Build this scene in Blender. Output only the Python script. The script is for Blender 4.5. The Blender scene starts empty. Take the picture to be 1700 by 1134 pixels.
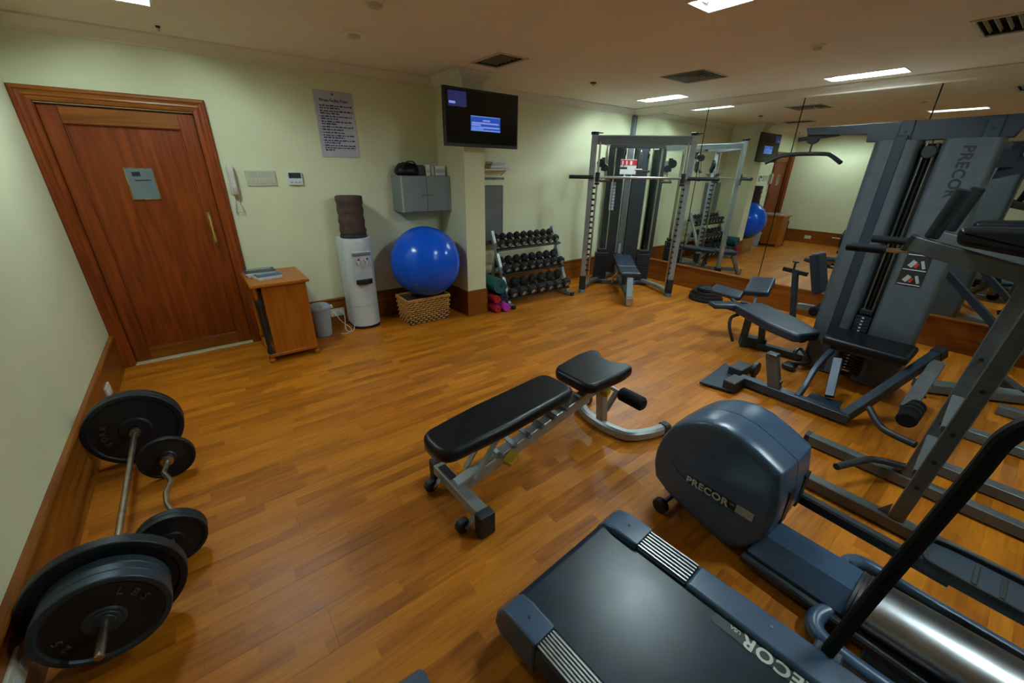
import bpy, bmesh, math, random
from mathutils import Vector, Matrix, Euler
random.seed(7)
scene = bpy.context.scene
COL = scene.collection

# ------------------------------------------------------------------ camera, world, exposure
def set_camera():
    pos = Vector((0.8083, -4.6354, 1.6797))
    yaw, pitch, roll, fpx = 0.6592, -0.4070, 0.0157, 662.98
    f = Vector((math.sin(yaw)*math.cos(pitch), math.cos(yaw)*math.cos(pitch), math.sin(pitch)))
    r = Vector((math.cos(yaw), -math.sin(yaw), 0)); u = r.cross(f)
    r2 = math.cos(roll)*r + math.sin(roll)*u
    u2 = -math.sin(roll)*r + math.cos(roll)*u
    cd = bpy.data.cameras.new('camera'); cd.sensor_width = 36; cd.sensor_fit = 'HORIZONTAL'
    cd.lens = fpx/1700*36; cd.clip_start = 0.02
    co = bpy.data.objects.new('camera', cd); COL.objects.link(co)
    m = Matrix((r2, u2, -f)).transposed().to_4x4(); m.translation = pos
    co.matrix_world = m
    scene.camera = co
set_camera()
world = bpy.data.worlds.new('world'); scene.world = world; world.use_nodes = True
world.node_tree.nodes['Background'].inputs[0].default_value = (0.02, 0.02, 0.02, 1)
scene.view_settings.view_transform = 'Standard'
scene.view_settings.look = 'None'
scene.view_settings.exposure = 0.0
scene.view_settings.gamma = 1.0
scene.view_settings.use_curve_mapping = False
TUBE_STRENGTH = 280.0
TUBE_COLOR = (0.77, 1.0, 1.03)

# ------------------------------------------------------------------ materials
MATS = {}
def nodes_of(name):
    m = bpy.data.materials.new(name); m.use_nodes = True
    nt = m.node_tree; b = nt.nodes['Principled BSDF']; MATS[name] = m
    return m, nt, b
def mat(name, col, rough=0.5, metal=0.0, var=0.12, scale=14, bump=0.0, bscale=120, spec=0.5, coat=0.0):
    m, nt, b = nodes_of(name); N = nt.nodes; L = nt.links
    tc = N.new('ShaderNodeTexCoord'); no = N.new('ShaderNodeTexNoise')
    no.inputs['Scale'].default_value = scale; no.inputs['Detail'].default_value = 4
    L.new(tc.outputs['Object'], no.inputs['Vector'])
    rp = N.new('ShaderNodeValToRGB')
    rp.color_ramp.elements[0].position = 0.3; rp.color_ramp.elements[1].position = 0.7
    rp.color_ramp.elements[0].color = tuple(c*(1-var) for c in col)+(1,)
    rp.color_ramp.elements[1].color = tuple(min(1, c*(1+var)) for c in col)+(1,)
    L.new(no.outputs['Fac'], rp.inputs['Fac']); L.new(rp.outputs['Color'], b.inputs['Base Color'])
    mr = N.new('ShaderNodeMapRange'); mr.inputs['To Min'].default_value = max(0, rough-0.06); mr.inputs['To Max'].default_value = min(1, rough+0.06)
    L.new(no.outputs['Fac'], mr.inputs['Value']); L.new(mr.outputs['Result'], b.inputs['Roughness'])
    b.inputs['Metallic'].default_value = metal
    b.inputs['Specular IOR Level'].default_value = spec
    b.inputs['Coat Weight'].default_value = coat
    if bump:
        n2 = N.new('ShaderNodeTexNoise'); n2.inputs['Scale'].default_value = bscale
        L.new(tc.outputs['Object'], n2.inputs['Vector'])
        bp = N.new('ShaderNodeBump'); bp.inputs['Strength'].default_value = bump; bp.inputs['Distance'].default_value = 0.002
        L.new(n2.outputs['Fac'], bp.inputs['Height']); L.new(bp.outputs['Normal'], b.inputs['Normal'])
    return m
def wood(name, c0, c1, axis=2, rough=0.35, scale=9, stretch=0.07):
    m, nt, b = nodes_of(name); N = nt.nodes; L = nt.links
    g = N.new('ShaderNodeNewGeometry'); mp = N.new('ShaderNodeMapping')
    s = [scale*3]*3; s[axis] = scale*3*stretch
    mp.inputs['Scale'].default_value = s
    L.new(g.outputs['Position'], mp.inputs['Vector'])
    no = N.new('ShaderNodeTexNoise'); no.inputs['Scale'].default_value = 1; no.inputs['Detail'].default_value = 6; no.inputs['Distortion'].default_value = 0.6
    L.new(mp.outputs['Vector'], no.inputs['Vector'])
    rp = N.new('ShaderNodeValToRGB')
    rp.color_ramp.elements[0].position = 0.3; rp.color_ramp.elements[0].color = c0+(1,)
    rp.color_ramp.elements[1].position = 0.72; rp.color_ramp.elements[1].color = c1+(1,)
    L.new(no.outputs['Fac'], rp.inputs['Fac']); L.new(rp.outputs['Color'], b.inputs['Base Color'])
    b.inputs['Roughness'].default_value = rough
    b.inputs['Specular IOR Level'].default_value = 0.3
    bp = N.new('ShaderNodeBump'); bp.inputs['Strength'].default_value = 0.08; bp.inputs['Distance'].default_value = 0.002
    L.new(no.outputs['Fac'], bp.inputs['Height']); L.new(bp.outputs['Normal'], b.inputs['Normal'])
    return m
def floor_mat(name):
    # laminate boards printed with three narrow wooden strips each
    m, nt, b = nodes_of(name); N = nt.nodes; L = nt.links
    def math_(op, a, bb=None, c=None):
        n = N.new('ShaderNodeMath'); n.operation = op
        for i, v in enumerate((a, bb, c)):
            if v is None: continue
            if hasattr(v, 'links'): L.new(v, n.inputs[i])
            else: n.inputs[i].default_value = v
        return n.outputs[0]
    g = N.new('ShaderNodeNewGeometry'); sx = N.new('ShaderNodeSeparateXYZ'); L.new(g.outputs['Position'], sx.inputs[0])
    row = math_('FLOOR', math_('DIVIDE', sx.outputs['Y'], 0.065))
    w1 = N.new('ShaderNodeTexWhiteNoise'); w1.noise_dimensions = '1D'; L.new(row, w1.inputs['W'])
    xs = math_('ADD', sx.outputs['X'], math_('MULTIPLY', w1.outputs['Value'], 3.0))
    colm = math_('FLOOR', math_('DIVIDE', xs, 0.42))
    cb = N.new('ShaderNodeCombineXYZ'); L.new(row, cb.inputs[0]); L.new(colm, cb.inputs[1])
    w2 = N.new('ShaderNodeTexWhiteNoise'); w2.noise_dimensions = '2D'; L.new(cb.outputs[0], w2.inputs['Vector'])
    mp = N.new('ShaderNodeMapping'); mp.inputs['Scale'].default_value = (3.2, 34, 1); L.new(g.outputs['Position'], mp.inputs['Vector'])
    ad = N.new('ShaderNodeVectorMath'); ad.operation = 'ADD'; L.new(mp.outputs[0], ad.inputs[0])
    sc_ = N.new('ShaderNodeVectorMath'); sc_.operation = 'SCALE'; L.new(w2.outputs['Color'], sc_.inputs[0]); sc_.inputs['Scale'].default_value = 40
    L.new(sc_.outputs[0], ad.inputs[1])
    no = N.new('ShaderNodeTexNoise'); no.inputs['Scale'].default_value = 1; no.inputs['Detail'].default_value = 5; no.inputs['Distortion'].default_value = 0.9
    L.new(ad.outputs[0], no.inputs['Vector'])
    fac = math_('ADD', math_('ADD', math_('MULTIPLY', w2.outputs['Value'], 0.34), 0.02), math_('MULTIPLY', no.outputs['Fac'], 0.76))
    rp = N.new('ShaderNodeValToRGB'); e = rp.color_ramp.elements
    e[0].position = 0.18; e[0].color = FLOOR_C[0]+(1,)
    e[1].position = 0.92; e[1].color = FLOOR_C[2]+(1,)
    k = e.new(0.55); k.color = FLOOR_C[1]+(1,)
    L.new(fac, rp.inputs['Fac']); L.new(rp.outputs[0], b.inputs['Base Color'])
    b.inputs['Specular IOR Level'].default_value = 0.32
    mr = N.new('ShaderNodeMapRange'); mr.inputs['To Min'].default_value = 0.32; mr.inputs['To Max'].default_value = 0.46
    L.new(no.outputs['Fac'], mr.inputs['Value']); L.new(mr.outputs[0], b.inputs['Roughness'])
    bp = N.new('ShaderNodeBump'); bp.inputs['Strength'].default_value = 0.06; bp.inputs['Distance'].default_value = 0.002
    L.new(no.outputs['Fac'], bp.inputs['Height']); L.new(bp.outputs[0], b.inputs['Normal'])
def emis(name, col, strength):
    m, nt, b = nodes_of(name)
    b.inputs['Base Color'].default_value = (0.02, 0.02, 0.02, 1)
    b.inputs['Emission Color'].default_value = col+(1,); b.inputs['Emission Strength'].default_value = strength
    return m
FLOOR_C = ((0.19, 0.050, 0.0025), (0.44, 0.132, 0.0060), (0.64, 0.225, 0.013))
floor_mat('floor')
mat('wall', (0.70, 0.695, 0.465), 0.75, var=0.03, scale=2.5, bump=0.05, bscale=160)
mat('ceiling', (0.80, 0.69, 0.56), 0.85, var=0.03, scale=2)
mat('cornice', (0.74, 0.66, 0.55), 0.6, var=0.03)
wood('door_wood', (0.125, 0.019, 0.0016), (0.26, 0.050, 0.0045), 2, 0.40)
wood('trim_wood_x', (0.15, 0.037, 0.0030), (0.29, 0.088, 0.008), 0, 0.36)
wood('trim_wood_y', (0.15, 0.037, 0.0030), (0.29, 0.088, 0.008), 1, 0.36)
wood('desk_wood', (0.29, 0.074, 0.005), (0.44, 0.130, 0.010), 2, 0.33)
mat('mirror', (0.80, 0.85, 0.80), 0.0, metal=1.0, var=0.0)
MATS['mirror'].node_tree.nodes['Principled BSDF'].inputs['Roughness'].default_value = 0
for l in list(MATS['mirror'].node_tree.links):
    if l.to_socket.name == 'Roughness': MATS['mirror'].node_tree.links.remove(l)
mat('black', (0.008, 0.009, 0.011), 0.5)
mat('black_gap', (0.004, 0.004, 0.004), 0.8)
mat('vinyl', (0.0045, 0.0055, 0.008), 0.36, bump=0.10, bscale=300, spec=0.30)
mat('vinyl_blue', (0.013, 0.024, 0.044), 0.36, bump=0.10, bscale=300, spec=0.5)
mat('rubber', (0.012, 0.014, 0.018), 0.55, bump=0.08)
mat('foam', (0.006, 0.006, 0.008), 0.7, bump=0.15, spec=0.2)
mat('iron', (0.009, 0.013, 0.020), 0.48, metal=0.2, bump=0.15, bscale=200)
mat('iron_face', (0.010, 0.010, 0.011), 0.55, metal=0.2, bump=0.25, bscale=150)
mat('iron_rim', (0.035, 0.054, 0.075), 0.45, metal=0.3, bump=0.15)
mat('plate_mark', (0.06, 0.065, 0.065), 0.6)
mat('chrome', (0.62, 0.60, 0.55), 0.22, metal=1.0, var=0.05)
mat('rusty_chrome', (0.42, 0.36, 0.29), 0.36, metal=1.0, var=0.2, scale=30)
mat('steel_grey', (0.17, 0.19, 0.21), 0.40, metal=0.35)
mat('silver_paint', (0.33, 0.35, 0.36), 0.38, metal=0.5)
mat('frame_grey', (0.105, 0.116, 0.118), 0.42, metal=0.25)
mat('frame_dark', (0.026, 0.042, 0.068), 0.42, metal=0.2)
mat('channel_navy', (0.012, 0.020, 0.036), 0.42)
mat('shroud_grey', (0.064, 0.076, 0.090), 0.42)
mat('shroud_dark', (0.022, 0.026, 0.032), 0.4)
mat('plastic_blue', (0.046, 0.088, 0.156), 0.31, var=0.06, spec=0.6)
mat('plastic_dark', (0.022, 0.034, 0.052), 0.45)
mat('belt', (0.012, 0.021, 0.034), 0.30, bump=0.05, bscale=400, spec=0.28)
mat('aluminium', (0.50, 0.52, 0.54), 0.3, metal=1.0, var=0.05)
mat('white_plastic', (0.62, 0.66, 0.68), 0.35, var=0.03)
mat('cream_plastic', (0.55, 0.54, 0.42), 0.4, var=0.03)
mat('pink_plastic', (0.60, 0.54, 0.50), 0.4, var=0.03)
mat('pale_grey', (0.48, 0.52, 0.56), 0.35, var=0.03)
mat('grey_plastic', (0.34, 0.38, 0.42), 0.4, var=0.03)
mat('cabinet_grey', (0.19, 0.22, 0.235), 0.45, var=0.04)
mat('cabinet_edge', (0.42, 0.40, 0.30), 0.5)
mat('dark_panel', (0.15, 0.155, 0.16), 0.35)
mat('brown_cloth', (0.055, 0.026, 0.020), 0.75, var=0.25, scale=25, bump=0.4, bscale=60)
mat('ball_blue', (0.0015, 0.090, 0.68), 0.20, var=0.05, spec=0.4)
mat('wicker', (0.48, 0.23, 0.045), 0.65, var=0.35, scale=60, bump=0.3)
mat('paper', (0.62, 0.62, 0.60), 0.6, var=0.03)
mat('poster', (0.43, 0.42, 0.49), 0.35, var=0.03)
mat('ink', (0.020, 0.018, 0.10), 0.6)
mat('blue_cover', (0.03, 0.07, 0.16), 0.4)
mat('dark_cover', (0.02, 0.03, 0.04), 0.4)
mat('teal', (0.010, 0.085, 0.085), 0.6)
mat('red', (0.42, 0.012, 0.022), 0.55)
mat('navy', (0.012, 0.013, 0.045), 0.6)
mat('magenta', (0.55, 0.035, 0.50), 0.5)
mat('yellow', (0.52, 0.31, 0.02), 0.45)
mat('brass', (0.65, 0.45, 0.16), 0.28, metal=1.0)
mat('glass_grey', (0.16, 0.20, 0.21), 0.12, var=0.1, scale=5)
mat('threshold', (0.50, 0.44, 0.28), 0.45)
mat('letter_light', (0.55, 0.58, 0.52), 0.5)
mat('letter_grey', (0.30, 0.29, 0.28), 0.5)
mat('letter_dark', (0.006, 0.008, 0.012), 0.5)
mat('badge', (0.33, 0.33, 0.31), 0.45)
mat('cable', (0.02, 0.02, 0.02), 0.5)
mat('lamp_white', (0.75, 0.75, 0.72), 0.30, var=0.02)
mat('lamp_mirror', (0.85, 0.86, 0.86), 0.18, metal=1.0, var=0.02)
mat('vent_tan', (0.52, 0.47, 0.37), 0.5)
mat('vent_slat_shade', (0.20, 0.18, 0.14), 0.5)  # vent tan darkened to paint in the shade inside the openings
mat('vent_dark', (0.02, 0.02, 0.018), 0.6)
emis('tube_light', TUBE_COLOR, TUBE_STRENGTH)
emis('tube_light_dim', TUBE_COLOR, TUBE_STRENGTH*0.68)  # same tubes turned down by the door to balance the wall brightness
mat('screen', (0.004, 0.004, 0.006), 0.12, var=0.0)
emis('screen_navy', (0.010, 0.013, 0.075), 1.0)
emis('screen_blue', (0.012, 0.06, 0.36), 1.0)
emis('screen_pale', (0.18, 0.26, 0.72), 1.0)
emis('screen_light', (0.10, 0.22, 0.62), 1.0)

# ------------------------------------------------------------------ mesh helpers (all coordinates are world metres)
V = Vector
def box(bm, c, s, rot=None, bev=0.0, seg=1):
    g = bmesh.ops.create_cube(bm, size=1.0)
    vs = g['verts']
    M = Matrix.Translation(V(c))
    if rot is not None:
        M = M @ (rot.to_4x4() if isinstance(rot, Matrix) else Euler(rot).to_matrix().to_4x4())
    M = M @ Matrix.Diagonal((s[0], s[1], s[2], 1))
    bmesh.ops.transform(bm, matrix=M, verts=vs)
    if bev:
        es = list({e for v in vs for e in v.link_edges})
        bmesh.ops.bevel(bm, geom=es, offset=min(bev, 0.49*min(s)), segments=seg, affect='EDGES', profile=0.5)
def bx(bm, x0, x1, y0, y1, z0, z1, bev=0.0, seg=1):
    box(bm, ((x0+x1)/2, (y0+y1)/2, (z0+z1)/2), (abs(x1-x0), abs(y1-y0), abs(z1-z0)), None, bev, seg)
def basis(d, up=None):
    d = V(d).normalized()
    up = V(up) if up is not None else (V((0, 0, 1)) if abs(d.z) < 0.95 else V((0, 1, 0)))
    a = d.cross(up).normalized(); b = a.cross(d).normalized()
    return a, b, d
def sweep(bm, pts, sec, up=None, closed=False, scales=None):
    """sweep the 2d section sec along the polyline pts"""
    pts = [V(p) for p in pts]; n = len(pts); rings = []
    prev = None
    for i, p in enumerate(pts):
        if closed: t = (pts[(i+1) % n]-pts[i-1])
        else: t = pts[min(i+1, n-1)]-pts[max(i-1, 0)]
        t.normalize()
        if prev is None or up is not None:
            a, b, _ = basis(t, up)
        else:
            a = prev-t*prev.dot(t)
            if a.length < 1e-6: a, b, _ = basis(t)
            a.normalize(); b = a.cross(t)*-1; b = t.cross(a)*-1
            b = (a.cross(t)).normalized()
        prev = a
        k = scales[i] if scales else 1.0
        m = 1.0
        if not closed and 0 < i < n-1:
            d1 = (pts[i]-pts[i-1]).normalized(); d2 = (pts[i+1]-pts[i]).normalized()
            m = 1.0/max(0.5, math.cos(d1.angle(d2, 0)/2))
        rings.append([bm.verts.new(p+a*(x*k*m)+b*(y*k)) for x, y in sec])
    s = len(sec)
    for i in range(n if closed else n-1):
        r0, r1 = rings[i], rings[(i+1) % n]
        for j in range(s):
            bm.faces.new((r0[j], r0[(j+1) % s], r1[(j+1) % s], r1[j]))
    if not closed:
        bm.faces.new(list(reversed(rings[0]))); bm.faces.new(rings[-1])
def circ(r, n=10, ry=None):
    ry = r if ry is None else ry
    return [(r*math.cos(2*math.pi*i/n), ry*math.sin(2*math.pi*i/n)) for i in range(n)]
def rect(w, h, b=0.004):
    w /= 2; h /= 2; b = min(b, w*0.45, h*0.45)
    return [(w, -h+b), (w, h-b), (w-b, h), (-w+b, h), (-w, h-b), (-w, -h+b), (-w+b, -h), (w-b, -h)]
def tube(bm, pts, r, n=10, closed=False, scales=None):
    sweep(bm, pts, circ(r, n), None, closed, scales)
def beam(bm, p0, p1, w, h, up=None, b=0.004):
    sweep(bm, [p0, p1], rect(w, h, b), up)
def curve(pts, n=8):
    P = [V(p) for p in pts]; out = []
    for i in range(len(P)-1):
        p0 = P[max(i-1, 0)]; p1 = P[i]; p2 = P[i+1]; p3 = P[min(i+2, len(P)-1)]
        for k in range(n):
            t = k/n
            out.append(0.5*((2*p1)+(p2-p0)*t+(2*p0-5*p1+4*p2-p3)*t*t+(3*p1-p0-3*p2+p3)*t**3))
    out.append(P[-1]); return out
def lathe(bm, prof, o, axis, n=32, cap=True):
    """profile [(radius, distance along axis)]"""
    a, b, d = basis(axis); o = V(o); rings = []
    for r, h in prof:
        if r < 1e-5: rings.append([bm.verts.new(o+d*h)])
        else: rings.append([bm.verts.new(o+d*h+a*(r*math.cos(2*math.pi*i/n))+b*(r*math.sin(2*math.pi*i/n))) for i in range(n)])
    for r0, r1 in zip(rings, rings[1:]):
        for i in range(n):
            j = (i+1) % n
            q = [r0[i % len(r0)], r0[j % len(r0)], r1[j % len(r1)], r1[i % len(r1)]]
            q = list(dict.fromkeys(q))
            if len(q) > 2: bm.faces.new(q)
    if cap:
        if len(rings[0]) > 2: bm.faces.new(list(reversed(rings[0])))
        if len(rings[-1]) > 2: bm.faces.new(rings[-1])
def cyl(bm, p0, p1, r, r1=None, n=20, bev=0.0):
    p0 = V(p0); d = V(p1)-p0; h = d.length; r1 = r if r1 is None else r1
    if bev: prof = [(r-bev, 0), (r, bev), (r1, h-bev), (r1-bev, h)]
    else: prof = [(r, 0), (r1, h)]
    lathe(bm, prof, p0, d, n)
def prism(bm, poly, o, ux, uy, un, t, bev=0.0, seg=2):
    """extrude the 2d polygon poly (in axes ux, uy at o) by t along un"""
    o, ux, uy, un = V(o), V(ux), V(uy), V(un)
    f = [bm.verts.new(o+ux*x+uy*y) for x, y in poly]
    k = [bm.verts.new(o+ux*x+uy*y+un*t) for x, y in poly]
    n = len(poly); F = [bm.faces.new(list(reversed(f))), bm.faces.new(k)]
    for i in range(n): bm.faces.new((f[i], f[(i+1) % n], k[(i+1) % n], k[i]))
    if bev:
        es = [e for fc in F for e in fc.edges]
        bmesh.ops.bevel(bm, geom=es, offset=bev, segments=seg, affect='EDGES', profile=0.5)
def soft(bm, poly, o, ux, uy, un, th, bev, n=4):
    """cushion with rounded edges : the outline poly drawn in towards top and bottom"""
    o, ux, uy, un = V(o), V(ux), V(uy), V(un); m = len(poly)
    area = sum(poly[i][0]*poly[(i+1) % m][1]-poly[(i+1) % m][0]*poly[i][1] for i in range(m)); sg = 1 if area > 0 else -1
    nr = []
    for i in range(m):
        (ax, ay), (bx_, by), (cx, cy) = poly[i-1], poly[i], poly[(i+1) % m]
        d1 = V((bx_-ax, by-ay, 0)).normalized(); d2 = V((cx-bx_, cy-by, 0)).normalized()
        n1 = V((-d1.y, d1.x, 0)); n2 = V((-d2.y, d2.x, 0)); q = (n1+n2).normalized(); nr.append(q*sg/max(0.5, q.dot(n1)))
    prof = []
    for i in range(n+1):
        a = math.pi/2*i/n; prof.append((bev*(1-math.sin(a)), bev*(1-math.cos(a))))
    for i in range(n+1):
        a = math.pi/2*i/n; prof.append((bev*(1-math.cos(a)), th-bev+bev*math.sin(a)))
    R = [[bm.verts.new(o+ux*(x+q.x*d)+uy*(y+q.y*d)+un*z) for (x, y), q in zip(poly, nr)] for d, z in prof]
    for r0, r1 in zip(R, R[1:]):
        for i in range(m): bm.faces.new((r0[i], r0[(i+1) % m], r1[(i+1) % m], r1[i]))
    bm.faces.new(list(reversed(R[0]))); bm.faces.new(R[-1])
def ball(bm, c, r, n=24, sz=1.0):
    prof = []
    m = n//2
    for i in range(m+1):
        a = -math.pi/2+math.pi*i/m
        prof.append((max(0, r*math.cos(a)) if 0 < i < m else 0, r*sz*math.sin(a)))
    lathe(bm, prof, c, (0, 0, 1), n, cap=False)
def NB(): return bmesh.new()
def root_loc(p):
    while p.parent: p = p.parent
    return p.location.copy()
def build(name, bm, m, parent=None, base=None, angle=35, flat=False, label=None):
    """link bm as one mesh object; world coordinates, kept relative to the thing's base"""
    bmesh.ops.recalc_face_normals(bm, faces=bm.faces[:])
    o0 = root_loc(parent) if parent else (V(base) if base else V((0, 0, 0)))
    bmesh.ops.translate(bm, vec=-o0, verts=bm.verts[:])
    me = bpy.data.meshes.new(name); bm.to_mesh(me); bm.free()
    me.materials.append(MATS[m])
    if not flat:
        me.polygons.foreach_set('use_smooth', [True]*len(me.polygons))
        me.set_sharp_from_angle(angle=math.radians(angle))
    o = bpy.data.objects.new(name, me); COL.objects.link(o)
    if not flat and len(me.polygons) > 12:
        wn = o.modifiers.new('even_shading', 'WEIGHTED_NORMAL'); wn.keep_sharp = True; wn.weight = 60
    if parent: o.parent = parent
    else: o.location = o0
    if label: o['label'] = label
    return o
def thing(name, label, cat, loc=(0, 0, 0), group=None):
    o = bpy.data.objects.new(name, None); COL.objects.link(o); o.location = loc
    o.empty_display_size = 0.1
    o['label'] = label; o['category'] = cat
    if group: o['group'] = group
    return o
def tag(o, label, cat, group=None, kind=None):
    o['label'] = label; o['category'] = cat
    if group: o['group'] = group
    if kind: o['kind'] = kind
    return o
def struct(name, bm, m, **k):
    o = build(name, bm, m, **k); o['kind'] = 'structure'; return o
def sroot(name, loc=(0, 0, 0)):
    o = bpy.data.objects.new(name, None); COL.objects.link(o); o.location = loc; o['kind'] = 'structure'; return o
def part1(name, m, parent, fn, *a, **k):
    bm = NB(); fn(bm, *a, **k); return build(name, bm, m, parent)
def copy_tree(o, parent=None):
    c = o.copy(); COL.objects.link(c); c.parent = parent
    for ch in list(o.children): copy_tree(ch, c)
    return c
def text(name, body, size, o, ux, uy, m, parent, depth=0.0015, bold=0.0, spacing=1.0, align='LEFT'):
    cu = bpy.data.curves.new(name, 'FONT'); cu.body = body; cu.size = size; cu.extrude = depth/2
    cu.offset = bold*size; cu.space_character = spacing; cu.align_x = align; cu.resolution_u = 3
    ob = bpy.data.objects.new(name, cu); COL.objects.link(ob)
    dg = bpy.context.evaluated_depsgraph_get()
    me = bpy.data.meshes.new_from_object(ob.evaluated_get(dg))
    bpy.data.objects.remove(ob); bpy.data.curves.remove(cu)
    ux = V(ux).normalized(); uy = V(uy).normalized(); un = ux.cross(uy)
    M = Matrix((ux, uy, un)).transposed().to_4x4(); M.translation = V(o)
    me.transform(M)
    bm = NB(); bm.from_mesh(me); bpy.data.meshes.remove(me)
    return build(name, bm, m, parent, flat=True)
X, Y, Z = V((1, 0, 0)), V((0, 1, 0)), V((0, 0, 1))
W, H, HC, YF = 6.79, 2.58, 2.495, -7.2      # room width, ceiling, underside of cornice, front wall
# ------------------------------------------------------------------ floor of laminate boards
bm = NB(); bx(bm, -0.1, W+0.1, YF-0.1, 0.12, -0.12, -0.009)
floor = struct('floor', bm, 'black_gap')
_plank = {}
def plank_mesh(l, w):
    k = (round(l, 3), round(w, 3))
    if k not in _plank:
        bm = NB(); c = 0.0006
        lo = [bm.verts.new((x, y, -0.0085)) for x, y in ((0, 0), (l, 0), (l, w), (0, w))]
        mi = [bm.verts.new((x, y, -c)) for x, y in ((0, 0), (l, 0), (l, w), (0, w))]
        hi = [bm.verts.new((x, y, 0)) for x, y in ((c, c), (l-c, c), (l-c, w-c), (c, w-c))]
        for r0, r1 in ((lo, mi), (mi, hi)):
            for i in range(4): bm.faces.new((r0[i], r0[(i+1) % 4], r1[(i+1) % 4], r1[i]))
        bm.faces.new(hi)
        me = bpy.data.meshes.new('plank'); bm.to_mesh(me); bm.free(); me.materials.append(MATS['floor'])
        _plank[k] = me
    return _plank[k]
PW, PL = 0.195, 1.29
y = 0.0; row = 0
while y > YF+0.001:
    w = min(PW, y-YF)
    x = 0.0; first = (PL, PL*0.36, PL*0.68)[row % 3]
    while x < W-0.001:
        l = min(first if x == 0.0 else PL, W-x)
        o = bpy.data.objects.new('plank', plank_mesh(l-0.0002, w-0.0002)); COL.objects.link(o)
        o.parent = floor; o.location = (x, y-w, 0)
        x += l
    y -= w; row += 1

# ------------------------------------------------------------------ walls
T = 0.12
bm = NB(); bx(bm, 1.02, W+T, 0, T, 0, H+0.15); bx(bm, -T, 1.02, 0, T, 2.07, H+0.15); bx(bm, -T, 0.085, 0, T, 0, 2.07)
struct('wall_back', bm, 'wall')
bm = NB(); bx(bm, -T, 0, YF, 0, 0, H+0.15); struct('wall_left', bm, 'wall')
bm = NB(); bx(bm, -T, W+T, YF-T, YF, 0, H+0.15); struct('wall_front', bm, 'wall')
bm = NB(); bx(bm, W+0.012, W+T, YF, 0, 0, H+0.15); wr = struct('wall_right', bm, 'black_gap')
ys = [-0.075, -1.254, -2.42, -3.575, -4.735, -5.9, -7.06]
for i, (a, b_) in enumerate(zip(ys, ys[1:])):
    bm = NB(); bx(bm, W, W+0.006, b_+0.006, a-0.006, 0.335, HC+0.004); build('mirror_panel', bm, 'mirror', wr)
bm = NB(); bx(bm, W-0.03, W+0.012, -0.07, -0.001, 0.32, HC+0.01, 0.003); bx(bm, W-0.012, W+0.011, -0.075, -0.068, 0.32, HC, 0.002)
build('edge_strip', bm, 'steel_grey', wr, label='grey metal corner strip at the edge of the mirrors')
# column
bm = NB(); bx(bm, 3.25, 3.51, -0.6, 0.02, 0, H+0.05); col = struct('wall_column', bm, 'wall')
# ceiling with openings for the recessed lamps and grilles
FW, FL = 0.24, 0.62
LAMPS = [(0.78, -1.12, 0), (3.48, -3.26, 1), (6.16, -0.93, 1), (6.37, -3.06, 1), (3.45, -5.35, 1)]  # last lamp is out of view, added to brighten the foreground
DARK = [(3.32, -1.13)]
holes = [(x-FW/2, x+FW/2, y-FL/2, y+FL/2) for x, y, _ in LAMPS]+[(x-0.14, x+0.14, y-0.22, y+0.22) for x, y in DARK]
holes += [(4.98, 5.46, -2.14, -1.70), (5.0, 5.48, -4.38, -3.93)]
gx = sorted({-T, W+T}|{h[0] for h in holes}|{h[1] for h in holes}); gy = sorted({YF-T, T}|{h[2] for h in holes}|{h[3] for h in holes})
bm = NB(); vc = {}
def cv(x, y):
    if (x, y) not in vc: vc[(x, y)] = bm.verts.new((x, y, H))
    return vc[(x, y)]
for x0, x1 in zip(gx, gx[1:]):
    for y0, y1 in zip(gy, gy[1:]):
        cx, cy = (x0+x1)/2, (y0+y1)/2
        if any(h[0] < cx < h[1] and h[2] < cy < h[3] for h in holes): continue
        bm.faces.new((cv(x0, y0), cv(x0, y1), cv(x1, y1), cv(x1, y0)))
struct('ceiling', bm, 'ceiling', flat=True)
bm = NB(); bx(bm, -T, W+T, YF-T, T, H+0.151, H+0.2); struct('ceiling_slab', bm, 'ceiling')
# cornice (stepped cove profile) : section in (out from wall, down from ceiling)
CP = [(0, 0), (0.085, 0), (0.085, -0.012), (0.066, -0.020), (0.040, -0.040), (0.026, -0.062), (0.014, -0.068), (0.012, -0.085), (0, -0.085)]
def cornice(bm, p0, p1, nrm, m0=0, m1=0):
    p0, p1, nrm = V(p0), V(p1), V(nrm); d = (p1-p0).normalized()
    a = [bm.verts.new(p0+nrm*x+Z*z+d*(m0*x)) for x, z in CP]; b = [bm.verts.new(p1+nrm*x+Z*z-d*(m1*x)) for x, z in CP]
    n = len(CP)
    for i in range(n): bm.faces.new((a[i], a[(i+1) % n], b[(i+1) % n], b[i]))
    bm.faces.new(list(reversed(a))); bm.faces.new(b)
for nm, segs in (('trim_1', [((0, 0, H), (3.25, 0, H), (0, -1, 0), 1, 1), ((3.51, 0, H), (W, 0, H), (0, -1, 0), 1, 1)]),
                 ('trim_2', [((3.25, 0, H), (3.25, -0.6, H), (-1, 0, 0), 1, -1), ((3.25, -0.6, H), (3.51, -0.6, H), (0, -1, 0), -1, -1), ((3.51, -0.6, H), (3.51, 0, H), (1, 0, 0), -1, 1)]),
                 ('trim_3', [((0, YF, H), (0, 0, H), (1, 0, 0), 1, 1)]), ('trim_4', [((W, YF, H), (W, 0, H), (-1, 0, 0), 1, 1)])):
    bm = NB()
    for s in segs: cornice(bm, *s)
    struct(nm, bm, 'cornice', angle=25)
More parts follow.
